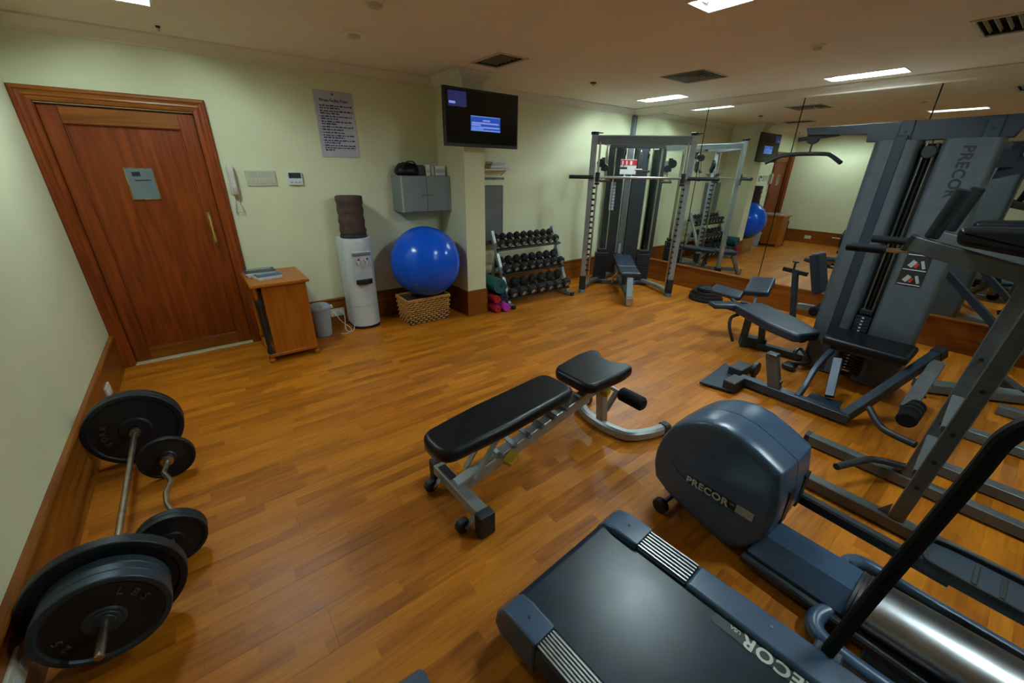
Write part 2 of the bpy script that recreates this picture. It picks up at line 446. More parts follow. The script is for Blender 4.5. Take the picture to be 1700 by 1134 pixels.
# baseboards : tall wooden boards with a moulded top edge
def baseboard(bm, p0, p1, nrm, h=0.32, t=0.018):
    p0, p1, nrm = V(p0), V(p1), V(nrm)
    P = [(0, 0), (t, 0), (t, h-0.045), (t+0.004, h-0.040), (t+0.004, h-0.028), (t+0.012, h-0.020), (t+0.012, h-0.008), (t+0.006, h), (0, h)]
    a = [bm.verts.new(p0+nrm*x+Z*z) for x, z in P]; b = [bm.verts.new(p1+nrm*x+Z*z) for x, z in P]
    n = len(P)
    for i in range(n): bm.faces.new((a[i], a[(i+1) % n], b[(i+1) % n], b[i]))
    bm.faces.new(list(reversed(a))); bm.faces.new(b)
bm = NB(); baseboard(bm, (0, YF, 0), (0, -0.035, 0), X); struct('baseboard_left', bm, 'trim_wood_y')
bm = NB(); baseboard(bm, (1.10, 0, 0), (3.25, 0, 0), -Y); baseboard(bm, (3.51, 0, 0), (W, 0, 0), -Y); struct('baseboard_back', bm, 'trim_wood_x')
bm = NB(); baseboard(bm, (W+0.01, YF, 0), (W+0.01, 0, 0), -X, 0.335, 0.03); struct('baseboard_right', bm, 'trim_wood_y')
bm = NB(); bx(bm, 3.235, 3.525, -0.616, -0.0, 0, 0.312, 0.004); struct('baseboard_column', bm, 'trim_wood_x')

# ------------------------------------------------------------------ door in its moulded frame
dr = sroot('door_1', (0.55, 0, 0))
def casing(bm, p0, p1, nrm_in, m0, m1):
    # section across the casing : (distance from outer edge, out from wall)
    P = [(0, 0), (0, 0.030), (0.008, 0.036), (0.024, 0.036), (0.030, 0.028), (0.046, 0.024), (0.058, 0.026), (0.064, 0.018), (0.090, 0.014), (0.096, 0.006), (0.096, -0.06), (0.080, -0.06), (0.080, 0)]
    p0, p1, k = V(p0), V(p1), V(nrm_in); d = (p1-p0).normalized()
    a = [bm.verts.new(p0+k*x-Y*o+d*(m0*x)) for x, o in P]; b = [bm.verts.new(p1+k*x-Y*o-d*(m1*x)) for x, o in P]
    n = len(P)
    for i in range(n): bm.faces.new((a[i], a[(i+1) % n], b[(i+1) % n], b[i]))
    bm.faces.new(list(reversed(a))); bm.faces.new(b)
bm = NB(); casing(bm, (0.001, 0, 0), (0.001, 0, 2.17), X, 0, 1); build('door_casing', bm, 'door_wood', dr, angle=20)
bm = NB(); casing(bm, (1.10, 0, 0), (1.10, 0, 2.17), -X, 0, 1); build('door_casing', bm, 'door_wood', dr, angle=20)
bm = NB(); casing(bm, (0.001, 0, 2.17), (1.10, 0, 2.17), -Z, 1, 1); build('door_casing', bm, 'trim_wood_x', dr, angle=20)
DY = 0.030
bm = NB(); bx(bm, 0.09, 1.01, DY+0.012, DY+0.05, 0.012, 2.065); leaf = build('door_leaf', bm, 'door_wood', dr)
for (x0, x1, z0, z1, nm) in ((0.10, 0.205, 0.014, 2.06, 'stile'), (0.895, 1.0, 0.014, 2.06, 'stile'), (0.205, 0.895, 1.945, 2.06, 'rail'), (0.205, 0.895, 0.014, 0.125, 'rail')):
    bm = NB(); bx(bm, x0, x1, DY, DY+0.02, z0, z1, 0.002); build(nm, bm, 'door_wood' if nm == 'stile' else 'trim_wood_x', leaf)
bm = NB()
sweep(bm, [(0.212, DY+0.006, 0.132), (0.888, DY+0.006, 0.132), (0.888, DY+0.006, 1.938), (0.212, DY+0.006, 1.938)], circ(0.0075, 8), -Y, True)
build('panel_moulding', bm, 'door_wood', leaf)
bm = NB(); sweep(bm, [(0.452, DY+0.008, 1.405), (0.628, DY+0.008, 1.405), (0.628, DY+0.008, 1.645), (0.452, DY+0.008, 1.645)], rect(0.014, 0.010, 0.002), -Y, True)
wn = build('window_frame', bm, 'brass', leaf, label='thin metal frame of the small door window')
bm = NB(); bx(bm, 0.455, 0.625, DY+0.004, DY+0.013, 1.408, 1.642); build('pane', bm, 'glass_grey', leaf, label='small grey pane in the door')
bm = NB(); bx(bm, 0.492, 0.545, DY+0.002, DY+0.006, 1.585, 1.617); bx(bm, 0.50, 0.60, DY+0.002, DY+0.006, 1.55, 1.556); build('pane_sticker', bm, 'black', leaf)
bm = NB(); tube(bm, curve([(0.925, DY+0.004, 1.275), (0.925, DY-0.045, 1.25), (0.925, DY-0.055, 1.14), (0.925, DY-0.045, 1.03), (0.925, DY+0.004, 1.005)], 5), 0.009, 8)
box(bm, (0.925, DY-0.001, 1.14), (0.03, 0.004, 0.30), None, 0.001); build('handle', bm, 'brass', leaf, label='curved brass pull handle')
bm = NB(); bx(bm, 0.09, 1.01, -0.03, 0.05, 0.0005, 0.012, 0.003); build('threshold', bm, 'threshold', dr, label='pale threshold strip under the door')
bm = NB(); bx(bm, 0.0, 1.1, T-0.03, T, 0, 2.1); build('door_lining', bm, 'black', dr)

# ------------------------------------------------------------------ recessed lamps
def lamp(x, y, label, m='tube_light'):
    t = thing('ceiling_lamp', label, 'ceiling lamp', (x, y, H), 'recessed twin tube ceiling lamps')
    hw, hl = FW/2, FL/2
    bm = NB()
    for s in (-1, 1):
        bx(bm, x+s*hw-0.003, x+s*hw+0.003, y-hl, y+hl, H-0.001, H+0.065); bx(bm, x-hw, x+hw, y+s*hl-0.003, y+s*hl+0.003, H-0.001, H+0.065)
    bx(bm, x-hw, x+hw, y-hl, y+hl, H+0.06, H+0.067); build('housing', bm, 'lamp_white', t)
    bm = NB(); sweep(bm, [(x-hw-0.006, y-hl-0.006, H-0.002), (x+hw+0.006, y-hl-0.006, H-0.002), (x+hw+0.006, y+hl+0.006, H-0.002), (x-hw-0.006, y+hl+0.006, H-0.002)], rect(0.022, 0.006, 0.002), Z, True)
    build('frame', bm, 'lamp_white', t)
    for s in (-1, 1):
        bm = NB(); cyl(bm, (x+s*0.055, y-hl+0.035, H+0.029), (x+s*0.055, y+hl-0.035, H+0.029), 0.013, n=10); build('tube', bm, m, t)
        bm = NB(); cyl(bm, (x+s*0.055, y-hl+0.006, H+0.029), (x+s*0.055, y-hl+0.034, H+0.029), 0.014, n=10); build('tube_holder', bm, 'lamp_white', t)
        bm = NB(); cyl(bm, (x+s*0.055, y+hl-0.034, H+0.029), (x+s*0.055, y+hl-0.006, H+0.029), 0.014, n=10); build('tube_holder', bm, 'lamp_white', t)
    bm = NB(); bx(bm, x-0.010, x+0.010, y-hl+0.005, y+hl-0.005, H+0.01, H+0.058); build('centre_reflector', bm, 'lamp_mirror', t)
    for i in range(5):
        yy = y-hl+FL*(i+0.5)/5
        bm = NB(); cyl(bm, (x-hw+0.004, yy, H-0.004), (x+hw-0.004, yy, H-0.004), 0.0025, n=6); build('guard_wire', bm, 'lamp_mirror', t)
LL = ['recessed twin tube ceiling lamp above the wooden door', 'recessed twin tube ceiling lamp above the middle of the room', 'recessed twin tube ceiling lamp in the corner above the cable machine',
      'recessed twin tube ceiling lamp next to the mirrors above the grey tower', 'unseen recessed twin tube ceiling lamp added above the elliptical trainer front']
for (x, y, k), l in zip(LAMPS, LL): lamp(x, y, l, 'tube_light' if k else 'tube_light_dim')
def grille(name, label, h, nslat, along, cat='ceiling vent', m='vent_tan', ms='vent_slat_shade'):
    x0, x1, y0, y1 = h; cx, cy = (x0+x1)/2, (y0+y1)/2
    t = thing(name, label, cat, (cx, cy, H))
    bm = NB(); bx(bm, x0, x1, y0, y1, H+0.06, H+0.07)
    for a in ((x0-.002, x0+.002, y0, y1), (x1-.002, x1+.002, y0, y1), (x0, x1, y0-.002, y0+.002), (x0, x1, y1-.002, y1+.002)): bx(bm, *a, H, H+0.065)
    build('duct', bm, 'vent_dark', t)
    bm = NB(); e = 0.008
    sweep(bm, [(x0-e, y0-e, H-0.004), (x1+e, y0-e, H-0.004), (x1+e, y1+e, H-0.004), (x0-e, y1+e, H-0.004)], rect(0.034, 0.010, 0.003), Z, True); build('frame', bm, m, t)
    for i in range(nslat):
        f = (i+0.5)/nslat
        bm = NB()
        if along == 'y': box(bm, (x0+(x1-x0)*f, cy, H+0.018), (0.003, y1-y0-0.01, 0.022), (0, 0.3, 0))
        else: box(bm, (cx, y0+(y1-y0)*f, H+0.018), (x1-x0-0.01, 0.003, 0.022), (0.3, 0, 0))
        build('slat', bm, ms, t)
    return t
grille('ceiling_grille', 'tan slatted ceiling grille above the television', (3.18, 3.46, -1.35, -0.91), 7, 'x')
grille('ceiling_grille', 'wide pale slatted ceiling grille at the right above the tower boom', (5.0, 5.48, -4.38, -3.93), 9, 'x', ms='vent_tan')
# square four-way diffuser
t = thing('ceiling_diffuser', 'square four-way ceiling air diffuser with nested fins', 'air diffuser', (5.22, -1.92, H))
bm = NB(); bx(bm, 4.98, 5.46, -2.14, -1.70, H+0.10, H+0.11)
for a in ((4.978, 4.982, -2.14, -1.7), (5.458, 5.462, -2.14, -1.7), (4.98, 5.46, -2.142, -2.138), (4.98, 5.46, -1.702, -1.698)): bx(bm, *a, H, H+0.105)
build('duct', bm, 'vent_dark', t)
for i in range(5):
    k = 1-i*0.20; w, l = 0.255*k, 0.235*k
    P = [(-w, -l), (w, -l), (w, l), (-w, l)]
    bm = NB(); r0 = [bm.verts.new((5.22+x, -1.92+y, H-0.006)) for x, y in P]; r1 = [bm.verts.new((5.22+x*(1-0.026/w), -1.92+y*(1-0.026/l), H+0.035)) for x, y in P]
    r2 = [bm.verts.new((5.22+x*(1-0.032/w), -1.92+y*(1-0.032/l), H+0.035)) for x, y in P]; r3 = [bm.verts.new((5.22+x*(1-0.010/w), -1.92+y*(1-0.010/l), H-0.006)) for x, y in P]
    for a, b_ in ((r0, r1), (r1, r2), (r2, r3), (r3, r0)):
        for j in range(4): bm.faces.new((a[j], a[(j+1) % 4], b_[(j+1) % 4], b_[j]))
    build('fin', bm, 'vent_tan' if i == 0 else 'vent_slat_shade', t, flat=True)  # inner fins get the darker colour as painted shade, outer ring stays tan
for x, y, r, l, nm in ((2.05, -1.08, 0.075, 'round flat ceiling speaker disc left of the television', 'ceiling_disc'), (1.95, -1.78, 0.075, 'round flat ceiling disc at the upper edge of the picture', 'ceiling_disc'), (4.88, -3.12, 0.05, 'small white smoke detector on the ceiling in front of the mirrors', 'smoke_detector'), (0.92, -0.32, 0.014, 'tiny dark sprinkler nozzle near the cornice above the door', 'sprinkler'), (4.69, -1.03, 0.035, 'small dark ceiling sensor above the dumbbell rack', 'ceiling_sensor')):
    t = thing(nm, l, nm.replace('_', ' '), (x, y, H))
    bm = NB(); lathe(bm, [(r, 0), (r*0.96, -0.010), (r*0.7, -0.014)], (x, y, H), Z, 20); build('cover', bm, 'ceiling' if r > 0.04 else 'vent_dark', t)
    bm = NB(); lathe(bm, [(r*0.62, -0.013), (r*0.55, -0.03), (r*0.2, -0.034)], (x, y, H), Z, 16); build('core', bm, 'vent_tan', t)
# ------------------------------------------------------------------ things on the back wall
# intercom handset
t = thing('wall_phone', 'pale pink intercom handset with cord hanging beside the door frame', 'phone', (1.165, 0, 1.46))
bm = NB(); bx(bm, 1.135, 1.20, -0.028, -0.001, 1.44, 1.66, 0.008, 2); build('base', bm, 'pink_plastic', t)
bm = NB(); sweep(bm, curve([(1.165, -0.048, 1.675), (1.165, -0.062, 1.63), (1.165, -0.058, 1.56), (1.165, -0.062, 1.49), (1.165, -0.046, 1.44)], 4), rect(0.046, 0.030, 0.010), -Y)
build('handset', bm, 'pink_plastic', t)
bm = NB(); P = []
for i in range(90):
    a = i*1.1; f = i/89; P.append((1.165+0.05*math.sin(f*math.pi)*(0.5 if f < .5 else 0.8)*(-1 if f < .5 else 1)+0.006*math.cos(a), -0.016+0.006*math.sin(a), 1.445-0.17*math.sin(f*math.pi)))
tube(bm, P, 0.0022, 5); build('cord', bm, 'grey_plastic', t)
# switch panel
t = thing('switch_panel', 'wide cream light switch panel with two rows of rockers', 'light switch', (1.40, 0, 1.57))
bm = NB(); bx(bm, 1.275, 1.522, -0.012, -0.0005, 1.503, 1.636, 0.004, 2); build('plate', bm, 'cream_plastic', t)
for r in range(2):
    for k in range(6):
        x = 1.292+k*0.0365+(0.008 if k > 2 else 0)
        bm = NB(); box(bm, (x+0.014, -0.0135, 1.605-r*0.062), (0.030, 0.008, 0.048), (0.08, 0, 0), 0.002); build('rocker', bm, 'cream_plastic', t)
# thermostat
t = thing('thermostat', 'small square thermostat with dark display right of the switch panel', 'thermostat', (1.685, 0, 1.565))
bm = NB(); bx(bm, 1.622, 1.748, -0.022, -0.0005, 1.508, 1.626, 0.005, 2); build('body', bm, 'white_plastic', t)
bm = NB(); bx(bm, 1.630, 1.738, -0.0245, -0.021, 1.570, 1.620, 0.001); build('display', bm, 'dark_cover', t)
for k in range(3):
    bm = NB(); bx(bm, 1.637+k*0.035, 1.66+k*0.035, -0.026, -0.021, 1.525, 1.54, 0.002); build('button', bm, 'grey_plastic', t)
# rules poster
t = thing('poster', 'pale lavender rules board with dark blue lettering hung on one nail', 'poster', (2.16, 0, 2.06))
bm = NB(); bx(bm, 1.972, 2.338, -0.008, -0.001, 1.768, 2.348, 0.002); build('board', bm, 'poster', t)
bm = NB(); cyl(bm, (2.145, -0.001, 2.318), (2.145, -0.016, 2.318), 0.008, n=10); build('nail', bm, 'black', t)
text('heading', 'Fitness Facility Rules', 0.036, (2.150, -0.0086, 2.255), X, Z, 'ink', t, 0.0008, 0.02, 0.92, 'CENTER')
rnd = random.Random(3)
zz = 2.215
for gi, (n, wide) in enumerate(((2, .30), (2, .30), (2, .29), (2, .28), (1, .29), (1, .19), (1, .21), (2, .29), (2, .29), (3, .29))):
    for k in range(n):
        wl = wide if k < n-1 or n == 1 else rnd.uniform(0.07, 0.22)
        if n == 3 and k == 1: wl = wide
        bm = NB(); x = 2.012
        if k == 0: bx(bm, 1.992, 1.999, -0.0092, -0.0078, zz+0.003, zz+0.010)
        while x < 2.012+wl:
            l = rnd.uniform(0.012, 0.045); l = min(l, 2.012+wl-x+0.006)
            bx(bm, x, x+l, -0.0092, -0.0078, zz, zz+rnd.choice((0.0095, 0.012))); x += l+0.007
        build('text_line', bm, 'ink', t, flat=True)
        zz -= 0.0205
    zz -= 0.0045
# grey wall cabinet with things on it
t = thing('wall_cabinet', 'grey two-door wall cabinet mounted above the blue ball', 'cabinet', (2.94, 0, 1.22))
CX0, CX1, CY, CZ0, CZ1 = 2.655, 3.245, -0.26, 1.225, 1.60
bm = NB(); bx(bm, CX0, CX1, CY, -0.001, CZ0, CZ1, 0.002); build('body', bm, 'cabinet_grey', t)
xm = (CX0+CX1)/2
for x0, x1, kx in ((CX0+0.004, xm-0.0015, xm-0.035), (xm+0.0015, CX1-0.004, xm+0.035)):
    bm = NB(); bx(bm, x0, x1, CY-0.018, CY-0.001, CZ0+0.004, CZ1-0.004, 0.002); d = build('door', bm, 'cabinet_grey', t)
    bm = NB(); tube(bm, [(kx-0.02, CY-0.018, 1.40), (kx-0.02, CY-0.032, 1.40), (kx+0.02, CY-0.032, 1.40), (kx+0.02, CY-0.018, 1.40)], 0.004, 6); build('handle', bm, 'steel_grey', d)
for x in (CX0, CX1-0.012):
    bm = NB(); bx(bm, x-0.001, x+0.013, CY-0.02, CY-0.002, CZ0, CZ1, 0.001); build('edge_band', bm, 'cabinet_edge', t)
t = thing('shoulder_bag', 'crumpled black bag lying on the grey wall cabinet', 'bag', (2.80, -0.14, CZ1))
bm = NB()
prof = [(0, 0), (0.13, 0.0), (0.155, 0.03), (0.15, 0.075), (0.10, 0.115), (0.04, 0.128), (0, 0.13)]
lathe(bm, prof, (2.80, -0.14, CZ1+0.001), Z, 20, cap=False)
r2 = random.Random(5)
for v in bm.verts:
    v.co.x = 2.80+(v.co.x-2.80)*0.95; v.co.y = -0.14+(v.co.y+0.14)*0.72
    if v.co.z > CZ1+0.01: v.co += V((r2.uniform(-.012, .012), r2.uniform(-.012, .012), r2.uniform(-.010, .010)))
build('bag_body', bm, 'vinyl', t, angle=60)
bm = NB(); tube(bm, curve([(2.70, -0.20, CZ1+0.06), (2.74, -0.245, CZ1+0.13), (2.83, -0.245, CZ1+0.135), (2.90, -0.21, CZ1+0.05)], 5), 0.008, 6); build('strap', bm, 'black', t)
bm = NB(); bx(bm, 2.885, 2.965, -0.22, -0.10, CZ1+0.001, CZ1+0.11, 0.012, 2); tag(build('camera_case', bm, 'dark_cover', base=(2.925, -0.16, CZ1)), 'small dark case between the black bag and white files', 'case')
for i, (x0, x1, hh, m) in enumerate(((2.985, 3.035, 0.115, 'paper'), (3.045, 3.085, 0.10, 'grey_plastic'), (3.095, 3.225, 0.105, 'paper'))):
    t = thing('file_box', ['narrow white file box on the grey cabinet', 'thin grey file box on the grey cabinet', 'wide white file box at the right end of the grey cabinet'][i], 'file box', ((x0+x1)/2, -0.13, CZ1))
    bm = NB(); bx(bm, x0, x1, -0.22, -0.03, CZ1+0.001, CZ1+hh, 0.002); build('body', bm, m, t)
    bm = NB(); bx(bm, x0+0.008, x1-0.008, -0.2215, -0.2195, CZ1+0.03, CZ1+0.07); build('spine_label', bm, 'cabinet_edge', t)
# television
t = thing('television', 'black flat television on a bracket in front of the column', 'television', (3.39, -0.6, 1.89))
TX0, TX1, TZ0, TZ1, TY = 2.945, 3.85, 1.885, 2.40, -0.755
bm = NB(); bx(bm, TX0, TX1, TY, TY+0.035, TZ0, TZ1, 0.006, 2); bx(bm, TX0+0.2, TX1-0.2, TY+0.03, TY+0.07, TZ0+0.1, TZ1-0.1, 0.01); build('casing', bm, 'black', t)
bm = NB(); bx(bm, TX0+0.018, TX1-0.018, TY-0.0015, TY+0.002, TZ0+0.030, TZ1-0.018); scr = build('screen', bm, 'screen', t)
bm = NB(); bx(bm, TX0+0.05, TX0+0.255, TY-0.003, TY-0.001, TZ1-0.165, TZ1-0.035); build('picture_box', bm, 'screen_navy', scr)
bm = NB(); bx(bm, TX0+0.058, TX0+0.128, TY-0.004, TY-0.0025, TZ1-0.143, TZ1-0.122); build('caption', bm, 'screen_pale', scr)
PX0, PX1, PZ0, PZ1 = TX0+0.30, TX0+0.665, TZ0+0.15, TZ0+0.285
bm = NB(); bx(bm, PX0, PX1, TY-0.003, TY-0.001, PZ0, PZ1); build('message_box', bm, 'screen_blue', scr)
for x0, x1, z0, z1, m in ((PX0, PX1, PZ1-0.008, PZ1, 'screen_light'), (PX0, PX1, PZ0, PZ0+0.014, 'screen_light'), (PX0+0.145, PX0+0.235, PZ1-0.045, PZ1-0.03, 'screen_pale'), (PX0+0.01, PX0+0.345, PZ1-0.070, PZ1-0.055, 'screen_pale'), (PX0+0.01, PX0+0.12, PZ1-0.088, PZ1-0.074, 'screen_pale'), (PX0+0.10, PX0+0.355, PZ1-0.107, PZ1-0.092, 'screen_pale'), (PX0+0.006, PX0+0.15, PZ0+0.014, PZ0+0.04, 'screen_light')):
    bm = NB(); bx(bm, x0, x1, TY-0.004, TY-0.0025, z0, z1); build('caption', bm, m, scr)
bm = NB(); bx(bm, 3.28, 3.48, -0.612, -0.599, 1.98, 2.32, 0.003); beam(bm, (3.38, -0.61, 2.15), (3.38, TY+0.06, 2.15), 0.06, 0.10); build('bracket', bm, 'black', t)
# in the alcove behind the column
t = thing('wall_shelf', 'small wall shelf in the alcove right of the column', 'shelf', (4.06, 0, 1.66))
bm = NB(); bx(bm, 3.74, 4.24, -0.17, -0.001, 1.665, 1.680, 0.002); build('board', bm, 'cornice', t)
for x in (3.82, 4.16):
    bm = NB(); beam(bm, (x, -0.004, 1.60), (x, -0.12, 1.664), 0.012, 0.006); build('bracket', bm, 'steel_grey', t)
for i in range(2):
    t2 = thing('folded_towel', ['lower folded pale towel on the small wall shelf', 'upper folded pale towel on the small wall shelf'][i], 'towel', (4.04, -0.09, 1.68+0.045*i))
    bm = NB(); bx(bm, 3.90+0.02*i, 4.19-0.05*i, -0.155, -0.02, 1.681+0.046*i, 1.724+0.044*i, 0.014, 3); build('towel_fold', bm, 'paper', t2)
    bm = NB(); bx(bm, 3.905+0.02*i, 4.185-0.05*i, -0.158, -0.10, 1.700+0.046*i, 1.705+0.046*i, 0.002); build('towel_edge', bm, 'poster', t2)
t = thing('wall_hooks', 'short metal coat hook rail under the small wall shelf', 'coat hook', (4.05, 0, 1.55))
bm = NB(); bx(bm, 3.86, 4.22, -0.012, -0.001, 1.555, 1.58, 0.002); build('rail', bm, 'steel_grey', t)
for x in (3.90, 4.04, 4.18):
    bm = NB(); tube(bm, curve([(x, -0.012, 1.567), (x, -0.045, 1.555), (x, -0.05, 1.575)], 4), 0.004, 6); build('hook', bm, 'steel_grey', t)
t = thing('grey_panel', 'tall smooth grey wall panel half hidden behind the column', 'wall panel', (3.95, 0, 0.72))
bm = NB(); bx(bm, 3.62, 4.17, -0.045, -0.001, 0.72, 1.485, 0.003); build('body', bm, 'dark_panel', t)
bm = NB(); sweep(bm, [(3.625, -0.046, 0.725), (4.165, -0.046, 0.725), (4.165, -0.046, 1.48), (3.625, -0.046, 1.48)], rect(0.016, 0.008, 0.002), -Y, True); build('frame', bm, 'steel_grey', t)
# wall outlets
for i, (p, ax, l) in enumerate((((0.0, -0.84, 0.15), X, 'white wall outlet low on the wall beside the barbell plate'), ((0.0, -3.09, 0.175), X, 'white wall outlet low on the wall at the near left corner'), ((1.865, 0, 0.16), -Y, 'white wall outlet with plugged cables beside the water cooler'))):
    p = V(p); tg = Y if ax == X else X
    t = thing('wall_outlet', l, 'wall outlet', p)
    bm = NB(); box(bm, p+ax*0.024, (abs(tg.x)*0.15+abs(ax.x)*0.014, abs(tg.y)*0.15+abs(ax.y)*0.014, 0.088), None, 0.004, 2); build('plate', bm, 'cream_plastic', t)
    for s in (-1, 1):
        bm = NB(); cyl(bm, p+ax*0.029+tg*(0.036*s), p+ax*0.034+tg*(0.036*s), 0.022, n=16); build('socket', bm, 'white_plastic', t)
def cord(label, pts, m='paper', r=0.0035):
    bm = NB(); tube(bm, curve(pts, 6), r, 6); tag(build('power_cord', bm, m, base=pts[0]), label, 'cord')
cord('white power cord looping from the outlet to the water cooler', [(1.90, -0.036, 0.16), (1.91, -0.12, 0.13), (1.87, -0.26, 0.02), (1.93, -0.30, 0.006), (1.98, -0.22, 0.05), (2.0, -0.15, 0.10)])
cord('white power cord lying on the floor behind the waste bin', [(1.83, -0.036, 0.16), (1.86, -0.14, 0.09), (1.93, -0.24, 0.012), (1.86, -0.33, 0.005), (1.80, -0.30, 0.005)])

# ------------------------------------------------------------------ desk by the door with magazines
t = thing('side_desk', 'small wooden side desk with turned feet beside the door', 'desk', (1.28, -0.40, 0))
bm = NB(); bx(bm, 1.045, 1.515, -0.70, -0.10, 0.715, 0.742, 0.006, 2); build('top', bm, 'desk_wood', t)
bm = NB(); bx(bm, 1.13, 1.485, -0.668, -0.650, 0.075, 0.716); build('front_panel', bm, 'desk_wood', t)
bm = NB(); bx(bm, 1.467, 1.485, -0.650, -0.13, 0.075, 0.716); build('side_panel', bm, 'desk_wood', t)
bm = NB(); bx(bm, 1.10, 1.467, -0.145, -0.125, 0.075, 0.716); build('back_panel', bm, 'desk_wood', t)
bm = NB(); bx(bm, 1.075, 1.49, -0.675, -0.12, 0.055, 0.085, 0.004); build('bottom_board', bm, 'desk_wood', t)
bm = NB(); bx(bm, 1.07, 1.09, -0.655, -0.13, 0.60, 0.716); build('apron', bm, 'desk_wood', t)
bm = NB(); bx(bm, 1.14, 1.46, -0.63, -0.15, 0.09, 0.60); build('inner_box', bm, 'black', t)
for x, y in ((1.09, -0.655), (1.475, -0.655), (1.09, -0.14), (1.475, -0.14)):
    bm = NB(); lathe(bm, [(0.0, 0.0), (0.018, 0.0), (0.026, 0.012), (0.028, 0.026), (0.020, 0.042), (0.024, 0.050), (0.024, 0.056)], (x, y, 0), Z, 16, cap=False); build('foot', bm, 'desk_wood', t)
for y in (-0.655, -0.14):
    bm = NB(); lathe(bm, [(0.015, 0.086), (0.024, 0.10), (0.024, 0.13), (0.016, 0.15), (0.020, 0.30), (0.021, 0.38), (0.015, 0.53), (0.024, 0.55), (0.024, 0.58), (0.018, 0.60)], (1.09, y, 0), Z, 14); build('turned_post', bm, 'black' if y < -.5 else 'desk_wood', t)
def magazine(c, s, rz, cover, label):
    z = c[2]; t = thing('magazine', label, 'magazine', c, 'magazines on the side desk')
    R = (0, 0, rz)
    bm = NB(); box(bm, (c[0], c[1], z+s[2]/2), (s[0]-0.004, s[1]-0.004, s[2]-0.003), R); build('pages', bm, 'paper', t)
    bm = NB(); box(bm, (c[0], c[1], z+s[2]-0.0012), (s[0], s[1], 0.0018), R); build('cover', bm, cover, t)
    bm = NB(); q = Matrix.Rotation(rz, 3, 'Z') @ V((0, s[1]*0.28, 0)); box(bm, (c[0]+q.x, c[1]+q.y, z+s[2]-0.0001), (s[0]*0.8, s[1]*0.18, 0.0008), R); build('title_strip', bm, 'grey_plastic', t)
magazine((1.19, -0.285, 0.7425), (0.25, 0.20, 0.022), 0.10, 'paper', 'pale thick magazine at the bottom of the left pile on the desk')
magazine((1.185, -0.28, 0.765), (0.25, 0.19, 0.016), 0.02, 'dark_cover', 'dark green magazine on top of the left pile on the desk')
magazine((1.22, -0.475, 0.7425), (0.20, 0.15, 0.018), 0.22, 'paper', 'pale magazine under the blue one at the front of the desk')
magazine((1.225, -0.465, 0.761), (0.20, 0.15, 0.014), 0.16, 'blue_cover', 'blue magazine lying at the front of the desk')
# waste bin
t = thing('waste_bin', 'grey plastic waste bin with a flared lid beside the desk', 'bin', (1.645, -0.22, 0))
bm = NB(); lathe(bm, [(0.0, 0.003), (0.082, 0.003), (0.086, 0.012), (0.104, 0.30), (0.100, 0.30), (0.08, 0.02)], (1.645, -0.22, 0), Z, 28, cap=False); build('bucket', bm, 'grey_plastic', t)
bm = NB(); lathe(bm, [(0.108, 0.292), (0.114, 0.300), (0.114, 0.318), (0.095, 0.340), (0.06, 0.350), (0.0, 0.352)], (1.645, -0.22, 0), Z, 28, cap=False); build('lid', bm, 'grey_plastic', t)
bm = NB(); bx(bm, 1.745, 1.775, -0.245, -0.195, 0.285, 0.318, 0.006); build('pedal_hinge', bm, 'white_plastic', t)
# water cooler
t = thing('water_cooler', 'white floor-standing water cooler with a brown bottle cover', 'water cooler', (2.12, -0.17, 0))
def dsec(w, d, yb, n=14):
    # rounded-front plan section : flat back, bowed front
    P = [(2.12-w/2, yb), ]
    for i in range(n+1):
        a = math.pi*i/n; P.append((2.12-math.cos(a)*w/2, yb-d*0.62-math.sin(a)*d*0.38))
    P.append((2.12+w/2, yb)); return P
bm = NB(); prism(bm, dsec(0.30, 0.31, -0.015), (0, 0, 0.03), X, Y, Z, 0.965, 0.008); build('body', bm, 'white_plastic', t)
bm = NB(); prism(bm, dsec(0.29, 0.30, -0.02), (0, 0, 0.0), X, Y, Z, 0.032); build('plinth', bm, 'black', t)
bm = NB(); prism(bm, [(-0.095, 0.545), (0.095, 0.545), (0.095, 0.86), (-0.095, 0.86)], (2.12, -0.328, 0), X, Z, Y, 0.02, 0.004); build('tap_recess', bm, 'pale_grey', t)
bm = NB(); prism(bm, dsec(0.27, 0.31, -0.02), (0, 0, 0.875), X, Y, Z, 0.10, 0.01); build('fascia', bm, 'white_plastic', t)
bm = NB(); box(bm, (2.12, -0.333, 0.838), (0.19, 0.012, 0.030), None, 0.003); build('indicator_strip', bm, 'dark_panel', t)
for i, x in enumerate((2.075, 2.165)):
    bm = NB(); box(bm, (x, -0.345, 0.775), (0.030, 0.035, 0.035), None, 0.006); cyl(bm, (x, -0.352, 0.76), (x, -0.352, 0.735), 0.008, n=10); tp = build('tap', bm, 'white_plastic', t)
    bm = NB(); box(bm, (x, -0.364, 0.79), (0.022, 0.012, 0.022), None, 0.004); build('tap_lever', bm, 'red' if i == 0 else 'blue_cover', tp)
bm = NB()
P = [(-0.085, 0.0)]+[(0.085*-math.cos(math.pi*i/10), -0.055*math.sin(math.pi*i/10)) for i in range(11)]
prism(bm, P[1:], (2.12, -0.325, 0.520), X, Y, Z, 0.05, 0.004); build('drip_tray', bm, 'black', t)
bm = NB(); tube(bm, [(x, y-0.0015, 0.27) for x, y in dsec(0.30, 0.31, -0.015)[1:-1]], 0.0025, 5); build('seam', bm, 'grey_plastic', t)
bm = NB(); lathe(bm, [(0.135, 0.995), (0.138, 1.01), (0.130, 1.03), (0.120, 1.035)], (2.12, -0.165, 0), Z, 28); build('collar', bm, 'black', t)
bm = NB(); pr = [(0.122, 1.03)]
for i in range(12): pr.append((0.128+0.006*math.sin(i*1.9), 1.04+i*0.030))
pr += [(0.130, 1.395), (0.122, 1.408), (0.10, 1.400), (0.0, 1.395)]
